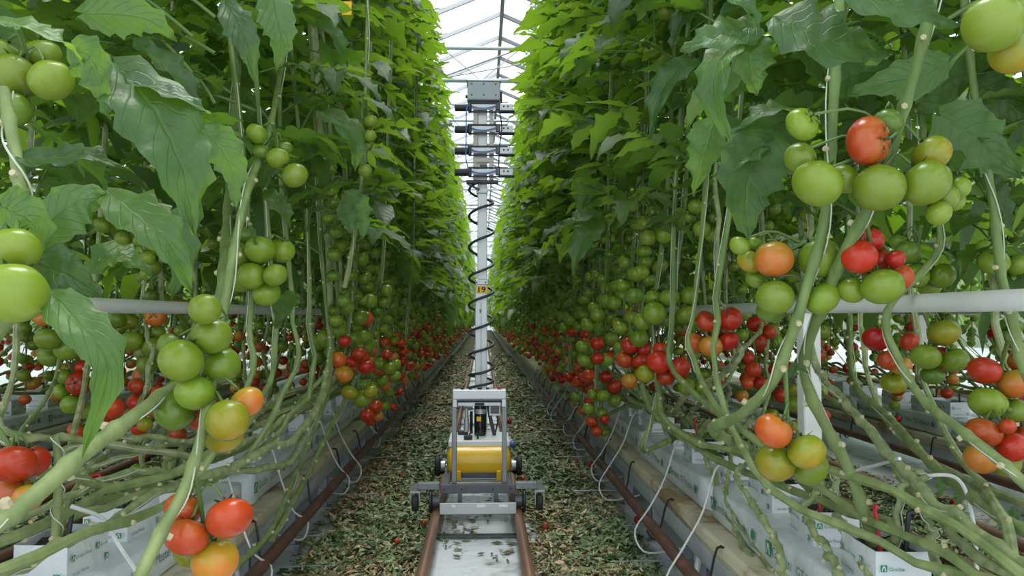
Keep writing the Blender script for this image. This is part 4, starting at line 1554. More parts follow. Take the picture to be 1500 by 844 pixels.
hero_truss(pk, bk, 2.5, [(954, 75, 26, 'G'), (968, 88, 27, 'G'), (976, 19, 27, 'G'), (945, 66, 20, 'D')], (958, 10, 2.6))
pl_, bl_ = hero_plant('right tomato plant farther up the path with red fruit low over the gutter',
                      [(850, 100, 4.3), (846, 300, 4.3), (842, 450, 4.3), (838, 560, 4.35)], .008, root=(3.6, 1))
hero_truss(pl_, bl_, 4.2, [(833, 553, 16, 'R'), (846, 548, 15, 'R'), (840, 561, 14, 'O'), (852, 558, 12, 'R')], (840, 520, 4.28), 'lo')
hero_truss(pl_, bl_, 4.2, [(835, 470, 18, 'G'), (848, 462, 18, 'G'), (838, 487, 17, 'R'), (826, 480, 16, 'G'), (852, 480, 15, 'G')], (842, 440, 4.28), 'lo')
# bare lower stems bending over the edge of the right gutter
for lb, px, r in (('bare tomato stem hanging over the right gutter edge below the orange and yellow fruit', [(1120, 668, 2.06), (1108, 674, 2.02), (1083, 686, 1.96), (1081, 706, 1.9), (1100, 736, 1.82), (1121, 766, 1.74), (1138, 797, 1.68), (1150, 850, 1.58)], .0078),
                  ('bare tomato stem with pale leaf scars lying over the printed slab side', [(1200, 708, 1.74), (1180, 744, 1.70), (1188, 768, 1.65), (1204, 794, 1.6), (1220, 820, 1.55), (1240, 860, 1.45)], .0085),
                  ('bare tomato stem dropping from the second near block on the right', [(1224, 700, 1.74), (1224, 738, 1.7), (1234, 772, 1.63), (1250, 802, 1.55), (1280, 856, 1.42)], .0085),
                  ('bare tomato stem trailing from the torn end of the right slab', [(1025, 640, 2.55), (1032, 668, 2.46), (1046, 696, 2.38), (1058, 718, 2.30), (1066, 752, 2.2), (1086, 792, 2.05), (1122, 850, 1.85)], .0085),
                  ('thin bare tomato stem trailing beside the torn slab end', [(1076, 640, 2.4), (1068, 690, 2.3), (1064, 732, 2.2), (1088, 774, 2.06), (1112, 806, 1.95), (1140, 855, 1.8)], .007),
                  ('thick gnarled stem growing from the block with the red peg', [(1335, 690, 1.5), (1350, 700, 1.48), (1348, 730, 1.45), (1360, 770, 1.43), (1366, 800, 1.40), (1376, 850, 1.34)], .0085)):
    yb = px[0][2]
    pq, bq = hero_plant(lb, px, r, True, start=(yb + .05, 1))

# ---- left side
qa, qba = hero_plant('near left tomato plant with one long slanting stem and fruit from green to red',
                     [(430, -60, 2.3), (412, 100, 2.1), (392, 200, 1.85), (366, 270, 1.58), (344, 360, 1.44), (330, 440, 1.38), (317, 520, 1.33), (300, 620, 1.26), (272, 712, 1.19), (236, 780, 1.13), (198, 860, 1.06)], .0090)
hero_truss(qa, qba, 1.78, [(381, 366, 45, 'G'), (368, 404, 41, 'G'), (390, 430, 41, 'G'), (403, 403, 36, 'G'), (412, 367, 40, 'G', (.1, -.3, .9)), (350, 372, 44, 'G'), (352, 410, 40, 'G'), (358, 345, 36, 'D')], (366, 328, 1.62))
hero_truss(qa, qba, 1.24, [(265, 528, 63, 'G'), (300, 453, 47, 'G'), (310, 492, 58, 'G'), (320, 535, 62, 'G'), (285, 575, 57, 'G'), (256, 602, 58, 'D'), (333, 616, 62, 'Y'), (362, 589, 48, 'B'), (298, 606, 52, 'O'), (328, 638, 56, 'Y'), (250, 506, 38, 'D')], (335, 470, 1.36))
hero_truss(qa, qba, 1.20, [(336, 759, 66, 'R'), (273, 787, 62, 'O'), (315, 822, 66, 'B'), (268, 746, 52, 'O'), (280, 808, 50, 'Y')], (286, 700, 1.2))
canopy(qa, qba, -.53, 1.65, 1.55, -1)
qb, qbb = hero_plant('thick pale tomato stem slanting up from the lower left corner',
                     [(352, 60, 2.3), (340, 220, 2.1), (330, 360, 1.75), (318, 470, 1.52), (283, 548, 1.38), (240, 578, 1.3), (180, 622, 1.2), (118, 668, 1.12), (40, 735, 1.04), (-50, 800, .97)], .0125)
hero_truss(qb, qbb, 1.68, [(432, 257, 38, 'G'), (407, 232, 34, 'G'), (376, 196, 32, 'G'), (383, 222, 28, 'D'), (416, 218, 26, 'D')], (400, 180, 1.62))
canopy(qb, qbb, -.56, 1.60, 1.6, -1)
qc, qbc = hero_plant('tomato plant at the left edge bearing very large pale green fruit',
                     [(5, 130, 1.02), (22, 220, 1.0), (34, 300, .98), (50, 350, .96), (40, 420, .95), (-30, 520, .92)], .010)
hero_truss(qc, qbc, .84, [(18, 430, 96, 'G'), (22, 366, 70, 'G'), (-18, 400, 90, 'Y'), (12, 390, 70, 'Y')], (40, 340, .95))
hero_truss(qc, qbc, 1.1, [(75, 118, 62, 'G'), (18, 112, 74, 'G'), (62, 80, 52, 'G'), (20, 160, 50, 'D'), (0, 80, 60, 'G')], (25, 40, 1.08))
canopy(qc, qbc, -.88, 1.2, 1.40, -1)
qd, qbd = hero_plant('left tomato plant with a red cluster at the very edge above the laid stems',
                     [(-60, 520, 1.3), (-30, 600, 1.3), (10, 650, 1.3), (60, 690, 1.32), (110, 700, 1.4), (160, 716, 1.5)], .008)
hero_truss(qd, qbd, 1.22, [(20, 680, 62, 'R'), (46, 676, 50, 'R'), (20, 724, 54, 'O'), (-10, 700, 56, 'R'), (40, 730, 40, 'B')], (-10, 620, 1.28))
qe, qbe = hero_plant('left tomato plant with small red and green clusters behind the long drooping leaf',
                     [(80, 200, 2.4), (84, 380, 2.35), (92, 470, 2.3), (88, 530, 2.25), (70, 580, 2.1), (44, 615, 2.0), (10, 660, 1.8)], .006)
hero_truss(qe, qbe, 2.2, [(70, 497, 36, 'G'), (100, 510, 40, 'G'), (75, 522, 36, 'G'), (63, 466, 26, 'B')], (86, 450, 2.3))
hero_truss(qe, qbe, 2.25, [(115, 562, 34, 'R', (.1, -1, .1)), (105, 593, 30, 'G'), (95, 552, 26, 'G'), (126, 602, 26, 'G'), (120, 538, 20, 'R'), (90, 574, 24, 'G'), (104, 540, 20, 'B')], (92, 520, 2.28))
hero_truss(qe, qbe, 2.1, [(165, 598, 34, 'R'), (150, 614, 34, 'R'), (112, 632, 26, 'O'), (158, 575, 26, 'R')], (140, 560, 2.2))
qf, qbf = hero_plant('left tomato plant behind with mixed green and red fruit under the white pipe',
                     [(214, 200, 2.6), (212, 380, 2.55), (210, 450, 2.5), (222, 520, 2.4), (205, 590, 2.3), (170, 650, 2.1), (120, 690, 1.9)], .007, True)
hero_truss(qf, qbf, 2.45, [(194, 500, 34, 'G'), (225, 510, 32, 'G'), (170, 468, 28, 'G'), (190, 471, 28, 'Y'), (228, 463, 31, 'O', (.1, -.9, .3)), (229, 488, 26, 'G'), (172, 498, 26, 'G')], (210, 435, 2.5))
hero_truss(qf, qbf, 2.35, [(200, 566, 24, 'R'), (203, 590, 32, 'R'), (196, 612, 30, 'O'), (230, 575, 22, 'R'), (222, 598, 24, 'B'), (212, 622, 22, 'Y')], (214, 540, 2.38))
hero_truss(qf, qbf, 2.2, [(150, 330, 26, 'G'), (180, 350, 24, 'G'), (206, 352, 22, 'G'), (214, 402, 20, 'G'), (216, 378, 22, 'G')], (205, 310, 2.5))
qg, qbg = hero_plant('left tomato plant with a red truss where its stem reaches the gutter edge',
                     [(542, 60, 3.15), (534, 250, 3.1), (522, 380, 3.05), (512, 470, 3.0), (497, 530, 2.95), (478, 585, 2.85), (456, 640, 2.75), (438, 684, 2.65), (422, 722, 2.5), (408, 756, 2.4), (386, 792, 2.25), (345, 830, 2.05)], .0085)
hero_truss(qg, qbg, 2.9, [(507, 451, 26, 'G'), (496, 477, 26, 'G'), (478, 496, 29, 'G'), (488, 516, 27, 'G'), (468, 501, 26, 'G'), (505, 499, 24, 'G'), (466, 521, 25, 'D')], (518, 420, 3.0))
hero_truss(qg, qbg, 2.9, [(525, 519, 23, 'R'), (536, 538, 23, 'R'), (504, 548, 27, 'B'), (512, 575, 25, 'Y'), (531, 583, 28, 'G'), (543, 574, 21, 'Y'), (516, 530, 20, 'R')], (512, 500, 2.98))
qh, qbh = hero_plant('left tomato plant beside the red truss with pale green fruit in a column',
                     [(574, 60, 3.5), (566, 250, 3.45), (560, 380, 3.4), (552, 460, 3.35), (536, 520, 3.3), (514, 570, 3.15), (486, 624, 2.95), (464, 668, 2.8), (446, 704, 2.65), (420, 752, 2.45), (398, 790, 2.3)], .008)
hero_truss(qh, qbh, 3.3, [(541, 441, 25, 'G'), (538, 421, 22, 'G'), (566, 426, 19, 'G'), (563, 443, 20, 'G'), (528, 456, 22, 'G'), (553, 455, 20, 'D')], (558, 395, 3.38))
hero_truss(qh, qbh, 3.25, [(538, 609, 22, 'R'), (550, 596, 21, 'R'), (553, 610, 17, 'B'), (543, 617, 16, 'R')], (536, 570, 3.2), 'lo')
hero_truss(qh, qbh, 3.4, [(571, 540, 20, 'G'), (579, 534, 18, 'G'), (579, 551, 18, 'G'), (558, 533, 20, 'G'), (566, 520, 16, 'R')], (560, 500, 3.4), 'lo')
qi, qbi = hero_plant('left tomato plant halfway to the cart with two small red fruit hanging lowest',
                     [(612, 60, 4.4), (606, 300, 4.35), (600, 430, 4.3), (594, 500, 4.3), (582, 555, 4.3)], .008, root=(3.6, -1))
hero_truss(qi, qbi, 4.25, [(588, 503, 17, 'R'), (591, 516, 16, 'R'), (583, 526, 17, 'R'), (590, 530, 14, 'K'), (586, 551, 15, 'R')], (596, 480, 4.3), 'lo')
hero_truss(qi, qbi, 4.2, [(586, 574, 13, 'R'), (576, 596, 13, 'R')], (584, 545, 4.3), 'lo')
qj, qbj = hero_plant('left tomato plant with four small green fruit high among the leaves',
                     [(540, -60, 2.2), (537, 60, 2.2), (534, 170, 2.2), (530, 250, 2.22), (522, 330, 2.3), (505, 420, 2.4)], .0065)
hero_truss(qj, qbj, 2.15, [(543, 178, 21, 'G'), (523, 187, 20, 'G'), (541, 199, 20, 'G'), (535, 250, 21, 'G'), (538, 214, 16, 'D')], (535, 155, 2.2))
# laid stems on the left
for lb, px, r in (('laid tomato stem rising along the near left block to the printed slabs', [(-30, 860, 1.12), (30, 832, 1.2), (66, 812, 1.26), (100, 790, 1.32), (150, 776, 1.38), (172, 762, 1.42), (235, 722, 1.6), (320, 690, 1.85), (400, 655, 2.1), (440, 636, 2.3)], .0095),
                  ('laid tomato stem in the middle of the left tangle', [(-30, 600, 1.45), (30, 640, 1.5), (110, 640, 1.6), (200, 655, 1.75), (300, 668, 1.95), (380, 640, 2.2), (420, 612, 2.4)], .009),
                  ('upper laid tomato stem on the left running level with the low fruit', [(-30, 690, 1.5), (60, 665, 1.55), (140, 648, 1.65), (220, 640, 1.8), (300, 650, 2.0), (360, 620, 2.2), (420, 575, 2.6)], .0075),
                  ('lower laid tomato stem on the left crossing two white blocks', [(-30, 790, 1.3), (40, 756, 1.4), (120, 718, 1.5), (200, 690, 1.62), (280, 694, 1.75), (350, 690, 1.95), (430, 668, 2.3)], .0085),
                  ('short laid tomato stem dipping behind the near left fruit', [(100, 700, 1.7), (180, 672, 1.8), (260, 650, 1.95), (330, 640, 2.15), (400, 612, 2.4)], .0075)):
    pq, bq = hero_plant(lb, px, r, True, climb=(px[-1][2] + random.uniform(.5, 1.1), -1))
pq, bq = hero_plant('thin vertical tomato stem rising from the near left block between the pegs', [(82, 640, 1.35), (86, 690, 1.34), (84, 740, 1.33), (82, 790, 1.32)], .008)

# ---- large leaves
CAMN = (0, -1, .5)
H = hero_leaf
H(qa, qba, [(168, 96, .98), (228, 165, .96), (268, 250, .95), (284, 345, .97)], 128, (.45, -.85, .4), .10)
H(qa, qba, [(185, 115, .98), (235, 132, .97), (280, 150, .97), (314, 172, .98)], 44, (0, -.5, .9))
H(qb, qbb, [(158, 282, .98), (205, 318, .95), (250, 360, .94), (282, 430, .96)], 84, (.3, -.8, .6))
H(qc, qbc, [(72, 428, .86), (112, 470, .84), (158, 540, .83), (120, 672, .85)], 74, (.5, -.8, .3), .12)
H(qc, qbc, [(-20, 25, .80), (40, 40, .78), (90, 62, .78), (124, 92, .80)], 58, (0, -.4, .9))
H(qc, qbc, [(110, 70, .95), (135, 90, .95), (150, 130, .95), (162, 175, .96)], 70, (-.4, -1, .1))
H(qc, qbc, [(135, 395, 1.05), (165, 375, 1.06), (195, 382, 1.07), (222, 405, 1.08)], 70, (.1, -.6, .9))
H(qc, qbc, [(40, 380, .92), (75, 395, .9), (110, 408, .9), (150, 436, .92)], 80, (.1, -1, .3))
H(qc, qbc, [(50, 350, .95), (90, 310, .95), (130, 290, .96), (170, 300, .98)], 86, (-.1, 1, -.2))
H(qc, qbc, [(30, 230, 1.0), (80, 232, 1.0), (130, 228, 1.0), (185, 250, 1.02)], 60, (.1, -.7, .7))
H(qc, qbc, [(0, 300, .9), (20, 310, .9), (50, 330, .9), (60, 390, .92)], 80, (0, 1, .2))
H(qa, qba, [(300, 190, 1.25), (325, 220, 1.24), (342, 255, 1.25), (345, 305, 1.26)], 64, (.2, 1, .1))
H(qa, qba, [(395, -30, 1.5), (405, 20, 1.48), (412, 60, 1.48), (405, 105, 1.5)], 56, (-.3, 1, .2))
H(qa, qba, [(330, 0, 1.4), (350, 40, 1.38), (365, 75, 1.38), (372, 120, 1.4)], 50, (.3, -1, .3))
H(qa, qba, [(430, 10, 1.7), (470, 30, 1.68), (495, 60, 1.68), (508, 98, 1.7)], 48, (.4, -.6, .7))
H(qj, qbj, [(470, 165, 1.95), (500, 180, 1.93), (522, 210, 1.92), (520, 252, 1.94)], 50, (.4, -.7, .6))
H(qj, qbj, [(505, 285, 2.2), (520, 300, 2.2), (530, 322, 2.2), (532, 352, 2.2)], 42, (.1, 1, .2))
H(qj, qbj, [(500, 300, 2.2), (508, 315, 2.2), (512, 330, 2.2), (515, 345, 2.2)], 30, (.1, 1, .2))
H(qa, qba, [(392, 280, 1.75), (405, 296, 1.73), (418, 312, 1.73), (424, 335, 1.75)], 34, (.3, -.8, .6))
H(qa, qba, [(430, 432, 1.95), (418, 445, 1.93), (410, 460, 1.93), (405, 482, 1.95)], 44, (-.2, -.9, .5))
H(qb, qbb, [(230, 330, 1.3), (255, 340, 1.3), (268, 380, 1.3), (250, 440, 1.3)], 60, (.4, -.9, .2))
H(qb, qbb, [(120, 20, 1.2), (170, 20, 1.2), (220, 30, 1.2), (260, 60, 1.22)], 66, (0, 1, .4))
H(qb, qbb, [(200, 60, 1.5), (240, 90, 1.5), (270, 120, 1.5), (295, 160, 1.5)], 60, (.2, -.5, .9))
# right
H(pa, ba, [(1108, 38, 1.12), (1075, 48, 1.10), (1035, 58, 1.09), (996, 76, 1.10)], 74, (-.1, -.9, .5), .1)
H(pa, ba, [(1092, 52, 1.11), (1052, 95, 1.08), (1045, 150, 1.07), (1072, 208, 1.08)], 62, (-.7, -.7, .3))
H(pa, ba, [(1098, 50, 1.11), (1098, 80, 1.10), (1102, 110, 1.10), (1108, 140, 1.11)], 78, (0, -.9, .5))
H(pa, ba, [(1140, 28, 1.08), (1190, 48, 1.06), (1245, 68, 1.05), (1302, 84, 1.06)], 128, (0, -.92, .4), .08)
H(pa, ba, [(1060, -10, 1.12), (1085, 5, 1.1), (1105, 20, 1.1), (1108, 40, 1.1)], 44, (.3, -.8, .5))
H(pb, bb, [(1240, -20, 1.02), (1300, 2, 1.0), (1350, 18, 1.0), (1408, 42, 1.02)], 104, (0, -.9, .45), .08)
H(pa, ba, [(1045, 178, 1.4), (1038, 205, 1.38), (1028, 240, 1.38), (1016, 288, 1.4)], 66, (-.2, 1, .1))
H(pa, ba, [(1130, 195, 1.3), (1105, 235, 1.28), (1092, 290, 1.27), (1096, 352, 1.28)], 112, (0, -.95, .35))
H(pa, ba, [(1128, 205, 1.3), (1095, 222, 1.29), (1065, 245, 1.28), (1040, 268, 1.3)], 54, (-.1, -.7, .8))
H(pa, ba, [(1160, 160, 1.3), (1130, 160, 1.28), (1100, 175, 1.28), (1075, 198, 1.3)], 46, (0, -.6, .9))
H(pg, bg, [(1030, 2, 1.9), (1010, 15, 1.88), (992, 38, 1.88), (984, 72, 1.9)], 50, (-.6, -.8, .5))
H(pg, bg, [(1020, 88, 1.85), (990, 105, 1.83), (965, 140, 1.83), (952, 205, 1.85)], 54, (-.5, -.8, .5))
H(pg, bg, [(1085, 110, 1.6), (1050, 130, 1.58), (1020, 155, 1.58), (1005, 190, 1.6)], 44, (0, 1, .3))
H(pj, bj, [(880, 322, 2.6), (862, 340, 2.58), (848, 365, 2.58), (838, 404, 2.6)], 46, (-.2, -.8, .6))
H(pj, bj, [(880, 312, 2.6), (856, 316, 2.58), (838, 324, 2.58), (818, 336, 2.6)], 34, (0, -.6, .8))
H(pj, bj, [(868, 268, 2.8), (858, 280, 2.78), (852, 300, 2.78), (846, 330, 2.8)], 36, (-.3, -.8, .6))
H(pc, bc, [(1380, 170, 1.35), (1420, 195, 1.34), (1455, 225, 1.34), (1500, 262, 1.36)], 110, (0, 1, .2))
H(pc, bc, [(1350, 150, 1.5), (1385, 120, 1.5), (1420, 105, 1.5), (1465, 92, 1.5)], 84, (0, 1, .3))
H(pc, bc, [(1430, 120, 1.5), (1460, 140, 1.5), (1490, 160, 1.5), (1520, 190, 1.5)], 74, (0, 1, .3))
H(pc, bc, [(1440, 230, 1.42), (1452, 270, 1.4), (1470, 300, 1.4), (1482, 338, 1.42)], 56, (.2, -1, .3))
H(pb, bb, [(1390, 90, 1.3), (1350, 110, 1.3), (1300, 120, 1.3), (1240, 140, 1.32)], 70, (0, 1, .4))
H(pd, bd, [(1220, 130, 1.6), (1250, 110, 1.6), (1290, 105, 1.6), (1330, 120, 1.62)], 70, (0, 1, .4))
# small young leaves down at the gutter
H(pa, ba, [(1158, 552, 1.35), (1165, 540, 1.35), (1175, 540, 1.34), (1185, 548, 1.34)], 18, CAMN)
H(pg, bg, [(980, 634, 2.5), (985, 636, 2.5), (987, 642, 2.5), (984, 650, 2.5)], 14, CAMN)
H(pg, bg, [(1030, 658, 2.4), (1040, 660, 2.4), (1050, 665, 2.4), (1060, 672, 2.4)], 18, (0, -.6, .9))
for (x, y) in ((1375, 700), (1400, 715), (1425, 705), (1480, 745), (1345, 690)):
    H(pc, bc, [(x, y, 1.75), (x + 4, y + 8, 1.75), (x + 3, y + 18, 1.75), (x - 2, y + 30, 1.75)], 20, (0, -1, .3))

# ------------------------------------------------------------------ the rows, plant by plant
rr = random.Random(3)
for side, nm in ((-1, 'left'), (1, 'right')):
    y, i = 1.85, 0
    while y < 9.0:
        fruit = y > 2.7
        low = 1.04 if y < 3.5 else .84
        if y < 2.6: lab = f'{ordinal(i)} leafy plant of the {nm} row, overhead in front'
        elif y < 4.6: lab = f'{ordinal(i)} leafy plant of the {nm} row, standing before the robot cart'
        else: lab = f'{ordinal(i)} tall plant of the {nm} row beside the path, counted from the front'
        procedural_plant(side, y, side * 0.8, rr, lab, trusses=fruit, detail=y < 2.9, leaves_from=1.42 if y < 2.6 else 1.36, group='plants along the middle path', fruit_low=low)
        y += rr.uniform(.20, .27)
        i += 1
    y, i = 1.1, 0
    while y < 9.0:
        lab = f'{ordinal(i)} plant on the far line of the {nm} row behind the front stems'
        procedural_plant(side, y, side * 0.8, rr, lab, back=True, trusses=y > 2.5, leaves_from=1.30 if y < 2.2 else 1.38, group='plants on the far lines', fruit_low=.80)
        y += rr.uniform(.28, .42)
        i += 1
    for face, ln in ((-side, 'near'), (side, 'far')):
        y, i = 2.6 if face == -side else 3.2, 0
        while y < 7.6:
            lab = f'{ordinal(i)} plant on the {ln} line of the second row to the {nm}'
            procedural_plant(side, y, side * 2.4, rr, lab, leaves_from=1.4, face=face, group='plants of the second rows', zmax=3.4, fruit_low=.80)
            y += rr.uniform(.32, .48)
            i += 1

# ------------------------------------------------------------------ distant rows: beyond what can be counted
def simple_leaf(rnd):
    """A compound leaf in few faces."""
    V, Q = [], []
    Lr = .34
    def leaflet(o, d, L, w):
        d = d.normalized()
        s = d.cross(Vector((0, 0, 1))).normalized()
        b = len(V)
        droop = Vector((0, 0, -1)) * L * rnd.uniform(.15, .5)
        pts = [(0, 0), (.35, .5), (.7, .36)]
        m0, m1, m2, tip = o, o + d * L * .35 + droop * .15, o + d * L * .7 + droop * .5, o + d * L + droop
        up = Vector((0, 0, w * .25))
        V.extend([m0, m1 - s * w * .5 + up, m1, m1 + s * w * .5 + up, m2 - s * w * .36 + up, m2, m2 + s * w * .36 + up, tip])
        Q.extend([(b, b + 1, b + 2, b + 2), (b, b + 2, b + 3, b + 3), (b + 1, b + 4, b + 5, b + 2), (b + 2, b + 5, b + 6, b + 3), (b + 4, b + 7, b + 5, b + 5), (b + 5, b + 7, b + 6, b + 6)])
    for t, z in ((.4, .07), (.75, .03)):
        for s in (-1, 1):
            L = rnd.uniform(.11, .16)
            leaflet(Vector((0, Lr * t, z)), Vector((s, .6, .1)), L, L * .62)
    leaflet(Vector((0, Lr, -.04)), Vector((0, 1, -.4)), .18, .11)
    leaflet(Vector((0, Lr * .5, .06)), Vector((.2, 1, -.1)), .14, .08)
    return np.array([tuple(v) for v in V]), Q


SL = [simple_leaf(random.Random(40 + i)) for i in range(8)]
SLT = []
for V, Q in SL:
    tris = []
    for q in Q:
        tris.append(q[:3])
        if q[3] != q[2]: tris.append((q[0], q[2], q[3]))
    SLT.append((V, np.array(tris)))


def far_mesh(name, items, mats):
    """items: (V, triangles, matrix 3x3, offset, material index)."""
    Vs, Ts, Ms, n = [], [], [], 0
    for (V, T, R, o, m) in items:
        Vs.append(V @ R.T + o)
        Ts.append(T + n)
        Ms.append(np.full(len(T), m))
        n += len(V)
    return np_mesh(name, np.concatenate(Vs), np.concatenate(Ts), mats, np.concatenate(Ms))


def small_ball(seg=7, rings=5):
    V, T = [], []
    for i in range(rings + 1):
        a = -PI / 2 + PI * i / rings
        for k in range(seg):
            an = 2 * PI * k / seg
            V.append((math.cos(a) * .5 * math.cos(an), math.cos(a) * .5 * math.sin(an), math.sin(a) * .44))
    for i in range(rings):
        for k in range(seg):
            k2 = (k + 1) % seg
            a, b, c, d = i * seg + k, i * seg + k2, (i + 1) * seg + k2, (i + 1) * seg + k
            T += [(a, b, c), (a, c, d)]
    return np.array(V), np.array(T)


BV, BT = small_ball()
def rotz(a):
    c, s = math.cos(a), math.sin(a)
    return np.array(((c, -s, 0), (s, c, 0), (0, 0, 1)))
def rotx(a):
    c, s = math.cos(a), math.sin(a)
    return np.array(((1, 0, 0), (0, c, -s), (0, s, c)))


FAR_MATS = [M['leaf_far'], M['stem_old'], TOM['G'], TOM['D'], TOM['B'], TOM['O'], TOM['R'], TOM['K']]
CIDX = {'G': 2, 'D': 3, 'Y': 4, 'B': 4, 'O': 5, 'R': 6, 'K': 7}
def stick(p0, p1, r):
    p0, p1 = np.array(p0), np.array(p1)
    V = []
    for p in (p0, p1):
        for k in range(3):
            V.append(p + r * np.array((math.cos(2.1 * k), math.sin(2.1 * k), 0)))
    return np.array(V), np.array([(0, 1, 4), (0, 4, 3), (1, 2, 5), (1, 5, 4), (2, 0, 3), (2, 3, 5)])


def far_row(xf_, ys, side, rnd, z0=1.34, z1=4.05, fruit=True, limit=True, dz=.17, stems=True):
    items = []
    I3 = np.eye(3)
    for y in ys:
        gap = 1 + max(0, y - 9) / 18
        x0 = xf_(1.0)
        if stems:
            V, T = stick((x0 + side * .12, y - .5, .60), (x0, y, 1.0), .008); items.append((V, T, I3, np.zeros(3), 1))
            V, T = stick((x0, y, 1.0), (xf_(2.2), y, 2.2), .007); items.append((V, T, I3, np.zeros(3), 1))
        if fruit:
            z = rnd.uniform(.78, .95)
            while z < 1.62:
                zz = z
                for j in range(rnd.choice((4, 5, 6))):
                    d = rnd.uniform(.052, .068)
                    p = np.array((xf_(z) - side * rnd.uniform(-.01, .10), y + rnd.uniform(-.06, .06) * gap, zz))
                    items.append((BV, BT, np.eye(3) * d, p, CIDX[ripeness(zz, rnd)]))
                    zz -= .032
                z += rnd.uniform(.15, .22)
        z = z0 + rnd.uniform(-.08, .08)
        while z < z1:
            az = rnd.uniform(0, 6.28)
            sc = rnd.uniform(.85, 1.2) * min(1.6, gap ** .4)
            p = np.array((xf_(z), y + rnd.uniform(-.1, .1) * gap, z))
            if limit:
                dx = -math.sin(az) * .44 * sc
                lim = max(.26, LEAF_LIMIT[side] * (z - 1.16) + .02)
                if (p[0] + dx) * side < lim:
                    room = max(.02, p[0] * side - lim)
                    az = side * math.asin(min(1, room / (.46 * sc)))
                    if rnd.random() < .6: az = PI - az
            V, T = SLT[rnd.randrange(8)]
            items.append((V, T, rotz(az) @ rotx(rnd.uniform(-.75, .35)) * sc, p, 0))
            z += dz * rnd.uniform(.7, 1.3)
    return items


rf = random.Random(77)
def far_ys(y0, y1, step0, grow):
    ys, y = [], y0
    while y < y1:
        ys.append(y)
        y += step0 * (1 + grow * (y - y0)) * rf.uniform(.85, 1.15)
    return ys


for side, nm in ((-1, 'left'), (1, 'right')):
    it = far_row(lambda z: line_x(side, z), far_ys(9.1, 45, .22, .045), side, rf, dz=.15)
    it += far_row(lambda z: line_x(side, z, True), far_ys(9.1, 45, .5, .05), side, rf, limit=False)
    tag(obj('distant_tomato_row', far_mesh('distant_tomato_row', it, FAR_MATS)),
        f'the {nm} row of tomato plants farther than the counted ones, running on to the end wall', 'plant row', None, 'stuff')
    it = far_row(lambda z: side * (2.16 - .08 * max(0, z - 1)), far_ys(7.7, 40, .35, .06), side, rf, limit=False, z1=3.6)
    it += far_row(lambda z: side * (2.64 - .04 * max(0, z - 1)), far_ys(7.7, 30, .5, .06), side, rf, limit=False, z1=3.6)
    it += far_row(lambda z: side * 3.76, far_ys(2.6, 30, .36, .06), side, rf, limit=False, z1=3.2, dz=.2)
    it += far_row(lambda z: side * 4.24, far_ys(3.2, 30, .5, .06), side, rf, limit=False, z1=3.2, dz=.22)
    for xo, ya in ((5.4, 3.2), (5.85, 4.0), (7.0, 4.5), (8.6, 6.0), (10.2, 7.0), (11.8, 8.0)):
        it += far_row(lambda z: side * xo, far_ys(ya, 34, .62, .07), side, rf, limit=False, z1=2.9, z0=1.25, dz=.24, fruit=xo < 5.6)
    tag(obj('distant_tomato_row', far_mesh('distant_tomato_row', it, FAR_MATS)),
        f'rows of tomato plants beyond the second row on the {nm} side, seen through the stems', 'plant row', None, 'stuff')
    # foliage of the rows just behind, which closes the view between the front leaves
    it = far_row(lambda z: side * 1.35, far_ys(.9, 9, .30, .01), side, rf, z0=1.5, z1=2.3, fruit=False, limit=False, dz=.19, stems=False)
    it += far_row(lambda z: side * 2.2, far_ys(1.0, 8, .34, .01), side, rf, z0=1.4, z1=2.6, fruit=False, limit=False, dz=.18, stems=False)
    tag(obj('background_foliage', far_mesh('background_foliage', it, FAR_MATS)),
        f'dense leaves behind the front plants of the {nm} row', 'foliage', None, 'stuff')

# ------------------------------------------------------------------ leaf litter on the floor
def heap_height(x, y, x0, x1, seed):
    u = (x - x0) / (x1 - x0)
    e = max(0.0, min(1.0, min(u, 1 - u) / .22 + noise.noise(Vector((x * 4, y * 2.2, seed))) * .8))
    e = e * e * (3 - 2 * e)
    h = .055 + .035 * noise.noise(Vector((x * 3, y * 1.6, seed + 3))) + .018 * noise.noise(Vector((x * 13, y * 13, seed)))
    return e * h * .8 + FLOOR - .005


